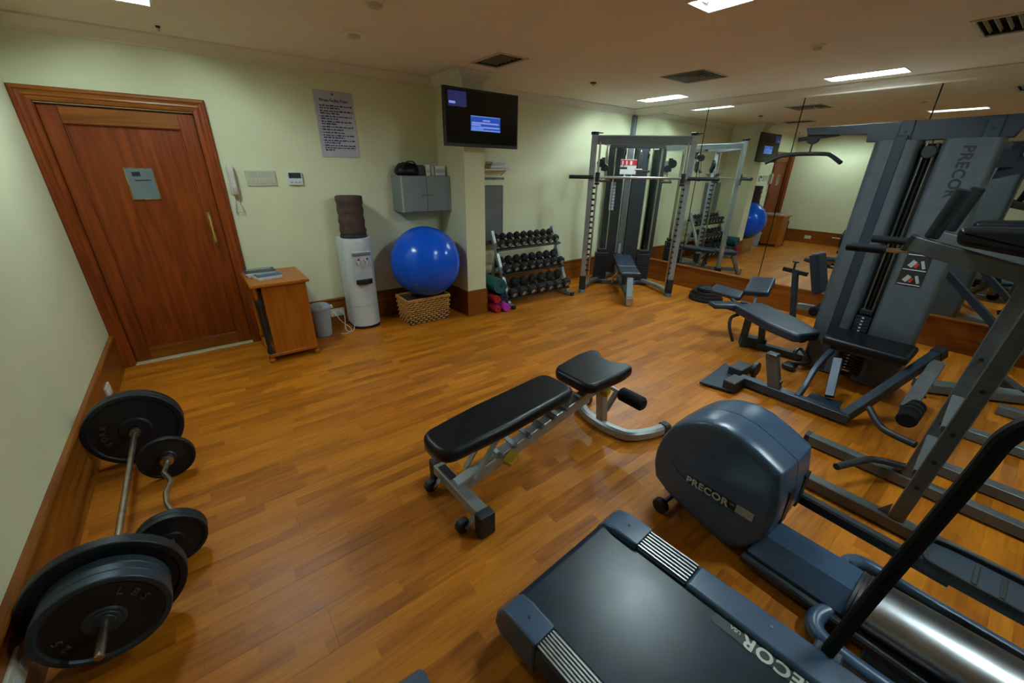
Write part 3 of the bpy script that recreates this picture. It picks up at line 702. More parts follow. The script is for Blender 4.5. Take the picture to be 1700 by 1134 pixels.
lathe(bm, pr, (2.12, -0.165, 0), Z, 28, cap=False)
r3 = random.Random(2)
for v in bm.verts:
    k = r3.uniform(-0.004, 0.004); v.co.x += k; v.co.y += r3.uniform(-0.004, 0.004)
build('bottle_cover', bm, 'brown_cloth', t, angle=70)
bm = NB(); tube(bm, [(2.12+0.126*math.cos(a*math.pi/14), -0.165+0.126*math.sin(a*math.pi/14), 1.398) for a in range(28)], 0.006, 6, True); build('cover_hem', bm, 'brown_cloth', t)
# wicker basket : woven strands over a dark liner
t = thing('wicker_basket', 'rectangular wicker basket standing under the blue ball', 'basket', (2.77, -0.37, 0))
B0, B1, BY0, BY1, BH = 2.50, 3.03, -0.53, -0.21, 0.30
def ringpts(z, out, n=26, ph=0):
    P = []; fl = 0.02*(z/BH)
    x0, x1, y0, y1 = B0-fl+0.02, B1+fl-0.02, BY0-fl+0.02, BY1+fl-0.02
    per = [(x0, y0, x1, y0, V((0, -1, 0))), (x1, y0, x1, y1, V((1, 0, 0))), (x1, y1, x0, y1, V((0, 1, 0))), (x0, y1, x0, y0, V((-1, 0, 0)))]
    k = 0
    for a, b_, c, d, nn in per:
        m = n if a != c else int(n*0.6)
        for i in range(m):
            f = i/m; s = out*(1 if (k+ph) % 2 else -1); P.append((a+(c-a)*f+nn.x*s, b_+(d-b_)*f+nn.y*s, z)); k += 1
    return P
bm = NB(); bx(bm, B0+0.012, B1-0.012, BY0+0.012, BY1-0.012, 0.004, BH-0.03); build('liner', bm, 'brown_cloth', t)
for i in range(11):
    bm = NB(); tube(bm, ringpts(0.014+i*0.0262, 0.009, 15, ph=i), 0.0105, 6, True); build('strand', bm, 'wicker', t)
bm = NB(); sweep(bm, ringpts(BH-0.004, 0.004, 16), circ(0.014, 8), Z, True); build('rim', bm, 'wicker', t)
bm = NB(); ball(bm, (2.815, -0.405, 0.692), 0.392, 48)
fb = tag(build('exercise_ball', bm, 'ball_blue', base=(2.815, -0.405, 0.30), angle=180), 'large glossy blue exercise ball resting on the wicker basket', 'exercise ball')
bm = NB(); lathe(bm, [(0.0, 0.0), (0.018, 0.0), (0.016, 0.006), (0.0, 0.007)], (2.815-0.25, -0.405-0.25, 0.692-0.18), V((-0.64, -0.64, -0.46)), 12, cap=False); build('valve_plug', bm, 'blue_cover', fb)
# ------------------------------------------------------------------ dumbbell rack
t = thing('dumbbell_rack', 'three-tier silver dumbbell rack against the back wall', 'dumbbell rack', (4.40, -0.45, 0))
RX0, RX1 = 3.86, 4.93
tiers = [(-0.30, 0.80), (-0.42, 0.50), (-0.54, 0.20)]     # centre y, centre z of each tray
for x in (RX0, RX1):
    bm = NB(); sweep(bm, [(x, -0.62, 0.05), (x, -0.22, 0.93)], rect(0.05, 0.05, 0.006), X)
    build('side_post', bm, 'silver_paint', t)
    bm = NB(); beam(bm, (x, -0.72, 0.03), (x, -0.12, 0.03), 0.05, 0.045); ft = build('foot_rail', bm, 'silver_paint', t)
    bm = NB()
    for y in (-0.725, -0.115): box(bm, (x, y, 0.028), (0.056, 0.03, 0.054), None, 0.005)
    build('end_cap', bm, 'black', ft)
    bm = NB(); beam(bm, (x, -0.16, 0.05), (x, -0.335, 0.68), 0.04, 0.04); build('brace', bm, 'silver_paint', t)
for y, z in tiers:
    for s in (-1, 1):
        yy, zz2 = y+s*0.085, z+s*0.04-0.045
        bm = NB(); sweep(bm, [(RX0-0.02, yy, zz2), (RX1+0.02, yy, zz2)], rect(0.045, 0.020, 0.004), V((0, -0.42, 0.9))); build('tray_rail', bm, 'black', t)
def dumbbell(p, L, r, tilt, label):
    t = thing('dumbbell', label, 'dumbbell', p, 'black dumbbells on the rack')
    p = V(p); ax = V((0, math.cos(tilt), math.sin(tilt)))
    for s in (-1, 1):
        bm = NB(); a = p+ax*(s*L/2); b_ = p+ax*(s*(L/2-L*0.30))
        lathe(bm, [(0.0, 0), (r*0.7, 0), (r*0.93, 0.006), (r, 0.014), (r, L*0.30-0.014), (r*0.93, L*0.30-0.006), (r*0.6, L*0.30), (0, L*0.30)], b_ if s > 0 else a, ax, 8, cap=False)
        build('head', bm, 'rubber', t, angle=20)
        bm = NB(); e = p+ax*(s*(L/2+0.0006)); cyl(bm, e-ax*0.001, e+ax*0.001, r*0.45, n=12); build('end_disc', bm, 'letter_grey', t)
    bm = NB(); cyl(bm, p-ax*(L*0.22), p+ax*(L*0.22), 0.015, n=10); build('grip', bm, 'chrome', t)
TN = ('top', 'middle', 'lowest')
ORD = ('first', 'second', 'third', 'fourth', 'fifth', 'sixth', 'seventh', 'eighth', 'ninth')
for ti, ((y, z), n, r, L) in enumerate(zip(tiers, (9, 8, 7), (0.052, 0.058, 0.068), (0.22, 0.25, 0.29))):
    for k in range(n):
        x = RX0+0.055+(RX1-RX0-0.11)*k/(n-1)
        dumbbell((x, y-0.03*0, z-0.045+0.010/0.9+r*0.92+0.004), L, r, 0.44, '%s black dumbbell from the left on the %s tier of the rack' % (ORD[k], TN[ti]))
# rolled mats between the column and the rack
def roll(c, r, L, m, core, label, turns=3):
    t = thing('rolled_mat', label, 'rolled mat', (c[0], c[1], c[2]-r), 'rolled mats piled beside the rack')
    P = []; n = 26*turns
    bm = NB()
    ring = []
    for i in range(n+1):
        a = i/26*2*math.pi; rr = r*0.30+(r*0.96-r*0.30)*i/n
        ring.append((rr*math.cos(a), rr*math.sin(a)))
    th = (r*0.66/turns)*0.80
    f = []
    for (u, v) in ring:
        l = math.hypot(u, v); k = max(0.02, (l-th)/l)
        f.append((bm.verts.new((c[0]+u, c[1]-L/2, c[2]+v)), bm.verts.new((c[0]+u*k, c[1]-L/2, c[2]+v*k)), bm.verts.new((c[0]+u, c[1]+L/2, c[2]+v)), bm.verts.new((c[0]+u*k, c[1]+L/2, c[2]+v*k))))
    for A, B in zip(f, f[1:]):
        bm.faces.new((A[0], B[0], B[1], A[1])); bm.faces.new((A[2], A[3], B[3], B[2])); bm.faces.new((A[0], A[2], B[2], B[0])); bm.faces.new((A[1], B[1], B[3], A[3]))
    build('mat_spiral', bm, m, t, angle=50)
    bm = NB(); cyl(bm, (c[0], c[1]-L/2+0.012, c[2]), (c[0], c[1]+L/2-0.012, c[2]), r*0.30, n=14); build('mat_core', bm, core, t)
roll((3.605, -0.50, 0.058), 0.056, 0.46, 'red', 'black', 'red rolled mat at the bottom of the pile next to the column')
roll((3.725, -0.54, 0.062), 0.060, 0.44, 'magenta', 'magenta', 'bright magenta rolled mat at the bottom of the pile')
roll((3.610, -0.48, 0.175), 0.056, 0.46, 'red', 'red', 'red rolled mat in the middle of the pile')
roll((3.727, -0.46, 0.184), 0.058, 0.46, 'navy', 'black', 'dark navy rolled mat in the middle of the pile')
roll((3.672, -0.44, 0.336), 0.110, 0.50, 'teal', 'navy', 'thick teal rolled mat on top of the pile')

# ------------------------------------------------------------------ corner cable machine with smith bar
P0, P1 = V((5.20, -0.66, 0)), V((6.10, -1.53, 0))
DD = (P1-P0).normalized(); NN = V((-DD.y, DD.x, 0)); LEN = (P1-P0).length
if NN.x < 0: NN = -NN
def S(s, n, z): return P0+DD*s+NN*n+Z*z      # along the front, towards the corner, up
t = thing('smith_machine', 'silver corner cable machine with a horizontal smith bar and black weight stacks', 'exercise machine', S(LEN/2, 0.35, 0))
for s in (0, LEN):
    bm = NB(); beam(bm, S(s, 0, 0.06), S(s, 0, 2.11), 0.055, 0.075, DD); u = build('upright', bm, 'silver_paint', t)
    bm = NB(); box(bm, S(s, 0, 2.125), (0.075, 0.075, 0.035), None, 0.006); box(bm, S(s, 0, 2.13)-DD*0.0+DD*0.06, (0.09, 0.05, 0.012), None, 0.003); build('end_cap', bm, 'black', u)
    sg = 1 if s == 0 else -1
    for k in range(16):
        bm = NB(); z = 0.34+k*0.075
        box(bm, S(s+sg*0.044, -0.01, z), (0.040, 0.05, 0.026), Matrix((DD, NN, Z)).transposed(), 0.003); build('catch_peg', bm, 'black', u)
    bm = NB(); cyl(bm, S(s+sg*0.075, -0.055, 0.16), S(s+sg*0.075, -0.055, 2.02), 0.013, n=10); build('guide_rod', bm, 'chrome', t)
    bm = NB(); box(bm, S(s, 0.0, 0.15), (0.09, 0.09, 0.20), Matrix((DD, NN, Z)).transposed(), 0.008); build('sleeve', bm, 'black', t)
    bm = NB(); cyl(bm, S(s, -0.02, 0.0), S(s, -0.02, 0.045), 0.055, 0.045, 18); build('foot', bm, 'steel_grey', t)
bm = NB(); beam(bm, S(-0.02, 0, 2.045), S(LEN+0.02, 0, 2.045), 0.05, 0.10, Z); build('top_beam', bm, 'steel_grey', t)
bm = NB(); beam(bm, S(0, 0, 2.098), S(LEN, 0, 2.098), 0.056, 0.012, Z); build('top_trim', bm, 'aluminium', t)
bm = NB(); cyl(bm, S(0.02, -0.055, 1.60), S(LEN-0.02, -0.055, 1.60), 0.015, n=12); br = build('smith_bar', bm, 'aluminium', t)
for a, b_ in ((-0.30, 0.02), (LEN-0.02, LEN+0.38)):
    bm = NB(); cyl(bm, S(a, -0.055, 1.60), S(b_, -0.055, 1.60), 0.024, n=14, bev=0.004); build('bar_sleeve', bm, 'black', br)
for s in (0.075, LEN-0.075):
    bm = NB(); cyl(bm, S(s, -0.055, 1.54), S(s, -0.055, 1.66), 0.030, n=14); box(bm, S(s, -0.055, 1.52), (0.05, 0.05, 0.03), None, 0.004); build('bar_carriage', bm, 'black', br)
# rear tower in the corner
CS = LEN/2; CN = 1.02
bm = NB()
for s0, s1, n0, n1 in ((-0.285, -0.09, 0.10, 0.0), (0.09, 0.285, 0.0, 0.10)):
    sweep(bm, [S(CS+(s0+s1)/2, CN+(n0+n1)/2, 0.08), S(CS+(s0+s1)/2, CN+(n0+n1)/2, 2.02)], rect(0.27, 0.03, 0.005), NN+DD*(0.5 if s0 < 0 else -0.5))
build('shroud', bm, 'shroud_dark', t)
bm = NB(); beam(bm, S(CS, CN-0.02, 0.05), S(CS, CN-0.02, 2.06), 0.085, 0.06, NN); cp = build('centre_post', bm, 'frame_grey', t)
bm = NB(); box(bm, S(CS, CN-0.055, 0.50), (0.035, 0.004, 0.16), Matrix((DD, NN, Z)).transposed()); build('sticker', bm, 'grey_plastic', cp)
MR = Matrix((DD, NN, Z)).transposed()
bm = NB(); box(bm, S(CS-0.02, CN-0.09, 1.74), (0.24, 0.006, 0.21), MR); pl = build('instruction_sign', bm, 'paper', t, label='white sign with a red band on the centre post')
bm = NB(); box(bm, S(CS-0.02, CN-0.094, 1.80), (0.24, 0.004, 0.075), MR); build('red_band', bm, 'red', pl)
for k, (x, w) in enumerate(((-0.085, .05), (-0.03, .035), (0.035, .06))):
    bm = NB(); box(bm, S(CS-0.02+x, CN-0.0965, 1.795), (w*0.5, 0.003, 0.055), MR); build('sign_mark', bm, 'paper', pl)
for k in range(9):
    bm = NB(); box(bm, S(CS-0.20, CN+0.045-0.035, 1.50-k*0.048), (0.075, 0.004, 0.040), Matrix.Rotation(0, 3, 'Z') @ MR); build('chart_tile', bm, 'grey_plastic', t)
for s in (0.10, LEN-0.10):
    bm = NB(); sg = 1 if s < CS else -1
    beam(bm, S(s-sg*0.10, 0.0, 2.05), S(CS-sg*0.10, CN-0.05, 2.03), 0.05, 0.07, Z); build('top_arm', bm, 'silver_paint', t)
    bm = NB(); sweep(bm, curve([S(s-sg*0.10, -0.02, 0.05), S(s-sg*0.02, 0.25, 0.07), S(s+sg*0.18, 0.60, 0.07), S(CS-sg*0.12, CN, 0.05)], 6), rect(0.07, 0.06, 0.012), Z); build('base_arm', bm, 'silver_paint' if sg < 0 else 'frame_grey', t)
# two weight stacks with rods and cables
for si, (s, n) in enumerate(((0.30, 0.62), (LEN-0.30, 0.62))):
    st = None
    for k in range(12):
        bm = NB(); box(bm, S(s, n, 0.10+k*0.034), (0.20, 0.11, 0.030), MR, 0.004); build('weight_plate', bm, 'iron', t)
    for d in (-0.065, 0.065):
        bm = NB(); cyl(bm, S(s+d, n, 0.06), S(s+d, n, 2.02), 0.010, n=8); build('guide_rod', bm, 'chrome', t)
    bm = NB(); box(bm, S(s, n, 0.525), (0.15, 0.08, 0.05), MR, 0.006); cyl(bm, S(s, n, 0.54), S(s, n, 0.66), 0.014, n=8); build('stack_head', bm, 'black', t)
    bm = NB(); tube(bm, [S(s, n, 0.66), S(s, n, 1.96)], 0.004, 6); build('cable', bm, 'cable', t)
    bm = NB(); box(bm, S(s, n, 0.045), (0.26, 0.16, 0.05), MR, 0.005); build('stack_base', bm, 'frame_dark', t)
    bm = NB(); sg = 1 if si == 0 else -1
    cyl(bm, S(s-sg*0.16, n-0.30, 1.78), S(s-sg*0.16, n-0.26, 1.78), 0.055, n=18, bev=0.006); cyl(bm, S(s-sg*0.10, n-0.30, 1.72), S(s-sg*0.10, n-0.26, 1.72), 0.05, n=18, bev=0.006); beam(bm, S(s-sg*0.13, n-0.28, 1.85), S(s-sg*0.13, n-0.28, 1.68), 0.03, 0.05, DD); build('pulley', bm, 'black', t)
    bm = NB(); tube(bm, [S(s-sg*0.10, n-0.32, 1.74), S(s-sg*0.10, n-0.34, 1.60)], 0.004, 6); sweep(bm, [S(s-sg*0.17, n-0.34, 1.55), S(s-sg*0.10, n-0.34, 1.60), S(s-sg*0.03, n-0.34, 1.55)], circ(0.006, 6)); cyl(bm, S(s-sg*0.17, n-0.34, 1.545), S(s-sg*0.03, n-0.34, 1.545), 0.014, n=8); build('cable_handle', bm, 'cable', t)
for k, ds in enumerate((-0.16, 0.05, 0.16)):
    bm = NB(); z = 1.93-0.02*k
    cyl(bm, S(CS+ds, 0.45, z), S(CS+ds+0.02, 0.45, z), 0.05, n=16, bev=0.005); tube(bm, [S(CS+ds, 0.45, z-0.03), S(CS+ds, 0.43, z-0.20)], 0.005, 6); cyl(bm, S(CS+ds-0.05, 0.43, z-0.21), S(CS+ds+0.05, 0.43, z-0.21), 0.015, n=8); build('hanging_grip', bm, 'cable' if k != 1 else 'chrome', t)
bm = NB(); beam(bm, S(0.25, 0.45, 2.0), S(LEN-0.25, 0.45, 2.0), 0.05, 0.05, Z); build('cross_beam', bm, 'frame_grey', t)
# bench standing inside the machine
t = thing('small_bench', 'dark adjustable bench standing inside the corner cable machine', 'bench', S(CS, 0.05, 0))
def T(s, n, z): return S(CS-0.02+s, n, z)
bm = NB(); beam(bm, T(0, -0.56, 0.09), T(0, 0.58, 0.11), 0.06, 0.06, Z); build('spine', bm, 'frame_grey', t)
bm = NB(); beam(bm, T(-0.26, 0.56, 0.035), T(0.26, 0.56, 0.035), 0.06, 0.06, Z); build('rear_foot', bm, 'frame_grey', t)
bm = NB(); beam(bm, T(0, -0.58, 0.015), T(0, -0.42, 0.34), 0.085, 0.05, NN); fr = build('front_leg', bm, 'steel_grey', t)
bm = NB(); box(bm, T(0, -0.615, 0.06), (0.07, 0.012, 0.10), MR, 0.002); build('maker_plate', bm, 'aluminium', fr)
bm = NB(); beam(bm, T(0, 0.05, 0.11), T(0, 0.0, 0.36), 0.06, 0.05, NN); build('post', bm, 'frame_dark', t)
RB = MR @ Matrix.Rotation(0.02, 3, 'X')
bm = NB(); box(bm, T(0, -0.28, 0.395), (0.27, 0.34, 0.065), RB, 0.022, 3); build('seat_pad', bm, 'vinyl_blue', t)
bm = NB(); box(bm, T(0, 0.22, 0.43), (0.27, 0.60, 0.065), MR @ Matrix.Rotation(0.10, 3, 'X'), 0.022, 3); build('back_pad', bm, 'vinyl_blue', t)
bm = NB(); tube(bm, [T(-0.10, 0.02, 0.34), T(-0.16, 0.05, 0.24), T(-0.16, 0.10, 0.14)], 0.012, 8); build('adjuster', bm, 'chrome', t)

# ------------------------------------------------------------------ stack of weight plates on the floor by the mirrors
def plate_bm(bm, c, ax, r, th, hole=0.026, rim=0.13):
    h = th/2
    lathe(bm, [(hole, -h*0.9), (r*0.30, -h*0.9), (r*0.34, -h*0.55), (r*(1-rim), -h*0.55), (r*(1-rim*0.8), -h), (r*0.985, -h), (r, -h*0.8), (r, h*0.8), (r*0.985, h), (r*(1-rim*0.8), h), (r*(1-rim), h*0.55), (r*0.34, h*0.55), (r*0.30, h*0.9), (hole, h*0.9), (hole, -h*0.9)], c, ax, 40, cap=False)
for k, (r, x, y) in enumerate(((0.225, 6.40, -1.95), (0.215, 6.41, -1.94), (0.19, 6.40, -1.95), (0.14, 6.41, -1.95))):
    t = thing('weight_plate', ['black weight plate at the bottom of the floor stack by the mirrors', 'second black weight plate from the bottom of the floor stack', 'third black weight plate from the bottom of the floor stack', 'small black weight plate on top of the floor stack'][k], 'weight plate', (x, y, k*0.044), 'weight plates stacked on the floor')
    bm = NB(); plate_bm(bm, (x, y, 0.022+k*0.044), Z, r, 0.042); build('disc', bm, 'iron', t)
    bm = NB(); lathe(bm, [(0.0262, -0.0195), (0.036, -0.0205), (0.036, 0.0205), (0.0262, 0.0195)], (x, y, 0.022+k*0.044), Z, 20); build('hub_ring', bm, 'iron_rim', t)
# ------------------------------------------------------------------ barbell and curl bar along the left wall
def disc(name, parent, y, c, r, th, m='iron', hole=0.0145):
    bm = NB(); plate_bm(bm, (c[0], y, c[1]), Y, r, th, hole); return build(name, bm, m, parent)
def ring_marks(parent, y, c, r, body, size, ang, face=-1):
    # raised cast lettering around the disc face
    for i, ch in enumerate(body):
        a = ang-i*size*0.95/r
        p = V((c[0]+r*math.cos(a), y, c[1]+r*math.sin(a)))
        ux = V((math.sin(a), 0, -math.cos(a))); uy = V((math.cos(a), 0, math.sin(a)))
        text('cast_mark', ch, size, p-ux*size*0.3, ux, uy, 'plate_mark', parent, 0.004, 0.01)
BC = (0.245, 0.227)
t = thing('barbell', 'long straight barbell loaded with large black plates beside the left wall', 'barbell', (BC[0], -2.35, 0))
bm = NB(); cyl(bm, (BC[0], -1.42, BC[1]), (BC[0], -3.235, BC[1]), 0.0135, n=14, bev=0.003); bar = build('bar', bm, 'rusty_chrome', t)
for y in (-1.75, -2.905):
    bm = NB(); lathe(bm, [(0.0136, -0.022), (0.024, -0.020), (0.028, -0.008), (0.028, 0.010), (0.022, 0.022), (0.0136, 0.024)], (BC[0], y, BC[1]), Y, 18); build('collar', bm, 'rusty_chrome', bar)
d1 = disc('plate', t, -1.705, BC, 0.226, 0.040, 'iron')
disc('plate', t, -1.662, BC, 0.226, 0.040, 'iron')
ring_marks(d1, -1.7275, BC, 0.125, 'YORK', 0.036, 3.5)
disc('plate', t, -2.955, BC, 0.226, 0.045, 'iron')
disc('plate', t, -2.998, BC, 0.175, 0.036, 'iron_rim')
disc('plate', t, -3.036, BC, 0.177, 0.036, 'iron_rim')
d2 = disc('plate', t, -3.075, BC, 0.180, 0.038, 'iron_rim')
bm = NB(); lathe(bm, [(0.0145, 0), (0.150, 0), (0.150, 0.002), (0.0145, 0.002)], (BC[0], -3.0885, BC[1]), Y, 40); build('plate_face', bm, 'iron_face', t)
for k, r in enumerate((0.052, 0.040, 0.028)):
    bm = NB(); lathe(bm, [(0.0145, -0.004-0.003*k), (r, -0.004-0.003*k), (r+0.004, 0.002), (0.0145, 0.002)], (BC[0], -3.089, BC[1]), Y, 28); build('hub_ring', bm, 'iron_rim', t)
ring_marks(d2, -3.092, BC, 0.105, '25', 0.036, 3.5)
ring_marks(d2, -3.092, BC, 0.105, 'LBS', 0.040, 0.95)
EC = (0.385, 0.132)
t = thing('curl_bar', 'short bent curl bar with small black plates right of the long barbell', 'curl bar', (EC[0], -2.3, 0))
ez = [(0.372, -1.86, EC[1]), (0.372, -2.06, EC[1]), (0.360, -2.13, EC[1]), (0.392, -2.235, EC[1]), (0.372, -2.33, EC[1]), (0.378, -2.42, EC[1]), (0.402, -2.50, EC[1]), (0.388, -2.57, EC[1]), (0.400, -2.60, EC[1]), (0.400, -2.80, EC[1])]
bm = NB(); tube(bm, ez, 0.0125, 10); bar = build('bar', bm, 'rusty_chrome', t)
for y, x in ((-1.98, 0.372), (-2.66, 0.400)):
    bm = NB(); plate_bm(bm, (x, y, EC[1]), Y, 0.130, 0.030, 0.014); build('plate', bm, 'iron', t)
    if y < -2:
        bm = NB(); plate_bm(bm, (x, y-0.032, EC[1]), Y, 0.130, 0.030, 0.014); build('plate', bm, 'iron', t)
    bm = NB(); lathe(bm, [(0.0126, -0.045), (0.030, -0.040), (0.034, -0.02), (0.030, 0.0), (0.0126, 0.004)], (x, y-0.008 if y > -2.2 else y+0.055, EC[1]), Y, 18); build('collar', bm, 'rusty_chrome', bar)

# ------------------------------------------------------------------ adjustable bench in the middle of the room
t = thing('adjustable_bench', 'adjustable bench with black vinyl pads and silver frame in the middle of the floor', 'bench', (2.2, -3.15, 0))
YB = -3.155
def pad(bm, poly, o, ux, uy, th, bev):
    soft(bm, poly, o, ux, uy, V(ux).cross(V(uy)), th, bev, 4)
def rpoly(pts, r, n=4):
    # round the corners of a polygon
    out = []; m = len(pts)
    for i in range(m):
        p, a, b_ = V(pts[i]+(0,)), V(pts[i-1]+(0,)), V(pts[(i+1) % m]+(0,))
        d1 = (a-p); d2 = (b_-p); k = min(r, d1.length*0.45, d2.length*0.45)
        q1 = p+d1.normalized()*k; q2 = p+d2.normalized()*k
        for j in range(n+1):
            f = j/n; q = (1-f)**2*q1+2*f*(1-f)*p+f*f*q2; out.append((q.x, q.y))
    return out
def tilt_axes(yaw, pitch):
    ux = V((math.cos(yaw)*math.cos(pitch), math.sin(yaw)*math.cos(pitch), math.sin(pitch))); uy = V((-math.sin(yaw), math.cos(yaw), 0)); return ux, uy
ux, uy = tilt_axes(0.07, 0.035)
bm = NB(); pad(bm, rpoly([(0, -0.115), (0.35, -0.140), (0.91, -0.135), (0.91, 0.135), (0.35, 0.140), (0, 0.115)], 0.085, 8), (1.45, -3.19, 0.405), ux, uy, 0.078, 0.030); build('back_pad', bm, 'vinyl', t)
ux2, uy2 = tilt_axes(0.03, 0.05)
bm = NB(); pad(bm, rpoly([(0, -0.12), (0.05, -0.165), (0.30, -0.19), (0.41, -0.175), (0.43, -0.12), (0.37, -0.04), (0.37, 0.04), (0.43, 0.12), (0.41, 0.175), (0.30, 0.19), (0.05, 0.165), (0, 0.12)], 0.045, 4), (2.425, -3.135, 0.435), ux2, uy2, 0.075, 0.026); build('seat_pad', bm, 'vinyl', t)
bm = NB(); beam(bm, (1.60, YB, 0.115), (2.55, YB, 0.335), 0.065, 0.075, Z); beam(bm, (2.50, YB, 0.335), (2.82, YB, 0.395), 0.06, 0.06, Z); mb = build('main_beam', bm, 'silver_paint', t)
for k in range(6):
    bm = NB(); x = 1.86+k*0.10; z = 0.115+(x-1.6)*0.2316+0.045
    box(bm, (x, YB, z), (0.028, 0.10, 0.024), (0, -0.5, 0), 0.003); build('ladder_notch', bm, 'steel_grey', mb)
bm = NB()
for s in (-1, 1): beam(bm, (1.68, YB+s*0.05, 0.16), (1.86, YB+s*0.05, 0.40), 0.012, 0.035, Y)
build('support_strut', bm, 'silver_paint', t)
bm = NB(); beam(bm, (1.60, -2.93, 0.095), (1.615, -3.375, 0.095), 0.065, 0.065, Z); cr = build('cross_foot', bm, 'silver_paint', t)
bm = NB(); beam(bm, (1.602, -2.98, 0.130), (1.606, -3.10, 0.130), 0.045, 0.012, Z); build('grip_plate', bm, 'black', cr)
for y in (-3.405, -2.915):
    bm = NB(); bx(bm, 1.565, 1.655, y-0.03, y+0.03, 0.0, 0.135, 0.010, 2); build('rubber_foot', bm, 'rubber', cr)
for y in (-3.33, -2.985):
    bm = NB(); cyl(bm, (1.525, y-0.02, 0.040), (1.525, y+0.02, 0.040), 0.038, n=20, bev=0.006); wh = build('wheel', bm, 'rubber', t)
    bm = NB(); beam(bm, (1.525, y-0.026, 0.04), (1.585, y-0.026, 0.085), 0.005, 0.03, Y); build('wheel_fork', bm, 'steel_grey', wh)
bm = NB(); sweep(bm, curve([(3.045, -3.455, 0.045), (2.93, -3.43, 0.045), (2.80, -3.36, 0.045), (2.755, -3.24, 0.045), (2.75, -3.14, 0.045), (2.765, -3.02, 0.045), (2.83, -2.90, 0.045), (2.92, -2.87, 0.045)], 5), rect(0.06, 0.07, 0.016), Z); uf = build('curved_foot', bm, 'silver_paint', t)
for p, q in (((3.045, -3.457, 0.045), (3.09, -3.465, 0.045)), ((2.92, -2.87, 0.045), (2.955, -2.862, 0.045))):
    bm = NB(); beam(bm, p, q, 0.068, 0.085, Z, 0.01); build('rubber_foot', bm, 'rubber', uf)
bm = NB(); beam(bm, (2.765, YB, 0.06), (2.72, YB, 0.38), 0.06, 0.055, Y); build('seat_post', bm, 'silver_paint', t)
bm = NB(); beam(bm, (2.80, YB, 0.14), (2.86, YB-0.03, 0.285), 0.02, 0.04, Y); cyl(bm, (2.86, -3.05, 0.285), (2.86, -3.24, 0.285), 0.014, n=10); build('roller_arm', bm, 'silver_paint', t)
bm = NB(); cyl(bm, (2.855, -3.215, 0.285), (2.855, -3.405, 0.285), 0.048, n=22, bev=0.014); build('foam_roller', bm, 'foam', t)
bm = NB(); cyl(bm, (2.855, -3.10, 0.285), (2.855, -2.93, 0.285), 0.048, n=22, bev=0.014); build('foam_roller', bm, 'foam', t)
bm = NB(); box(bm, (1.90, YB-0.075, 0.205), (0.085, 0.06, 0.030), (0, -0.23, 0.35), 0.008, 2); build('release_handle', bm, 'yellow', t, label='yellow release handle')
bm = NB(); box(bm, (2.70, YB-0.05, 0.345), (0.065, 0.06, 0.05), (0, -0.2, 0.3), 0.012, 2); build('release_knob', bm, 'yellow', t, label='yellow release knob')
for x in (1.47, 2.36, 2.45):
    bm = NB(); cyl(bm, (x, YB-0.06, 0.395), (x, YB+0.06, 0.395), 0.012, n=10); build('hinge_bolt', bm, 'steel_grey', t)

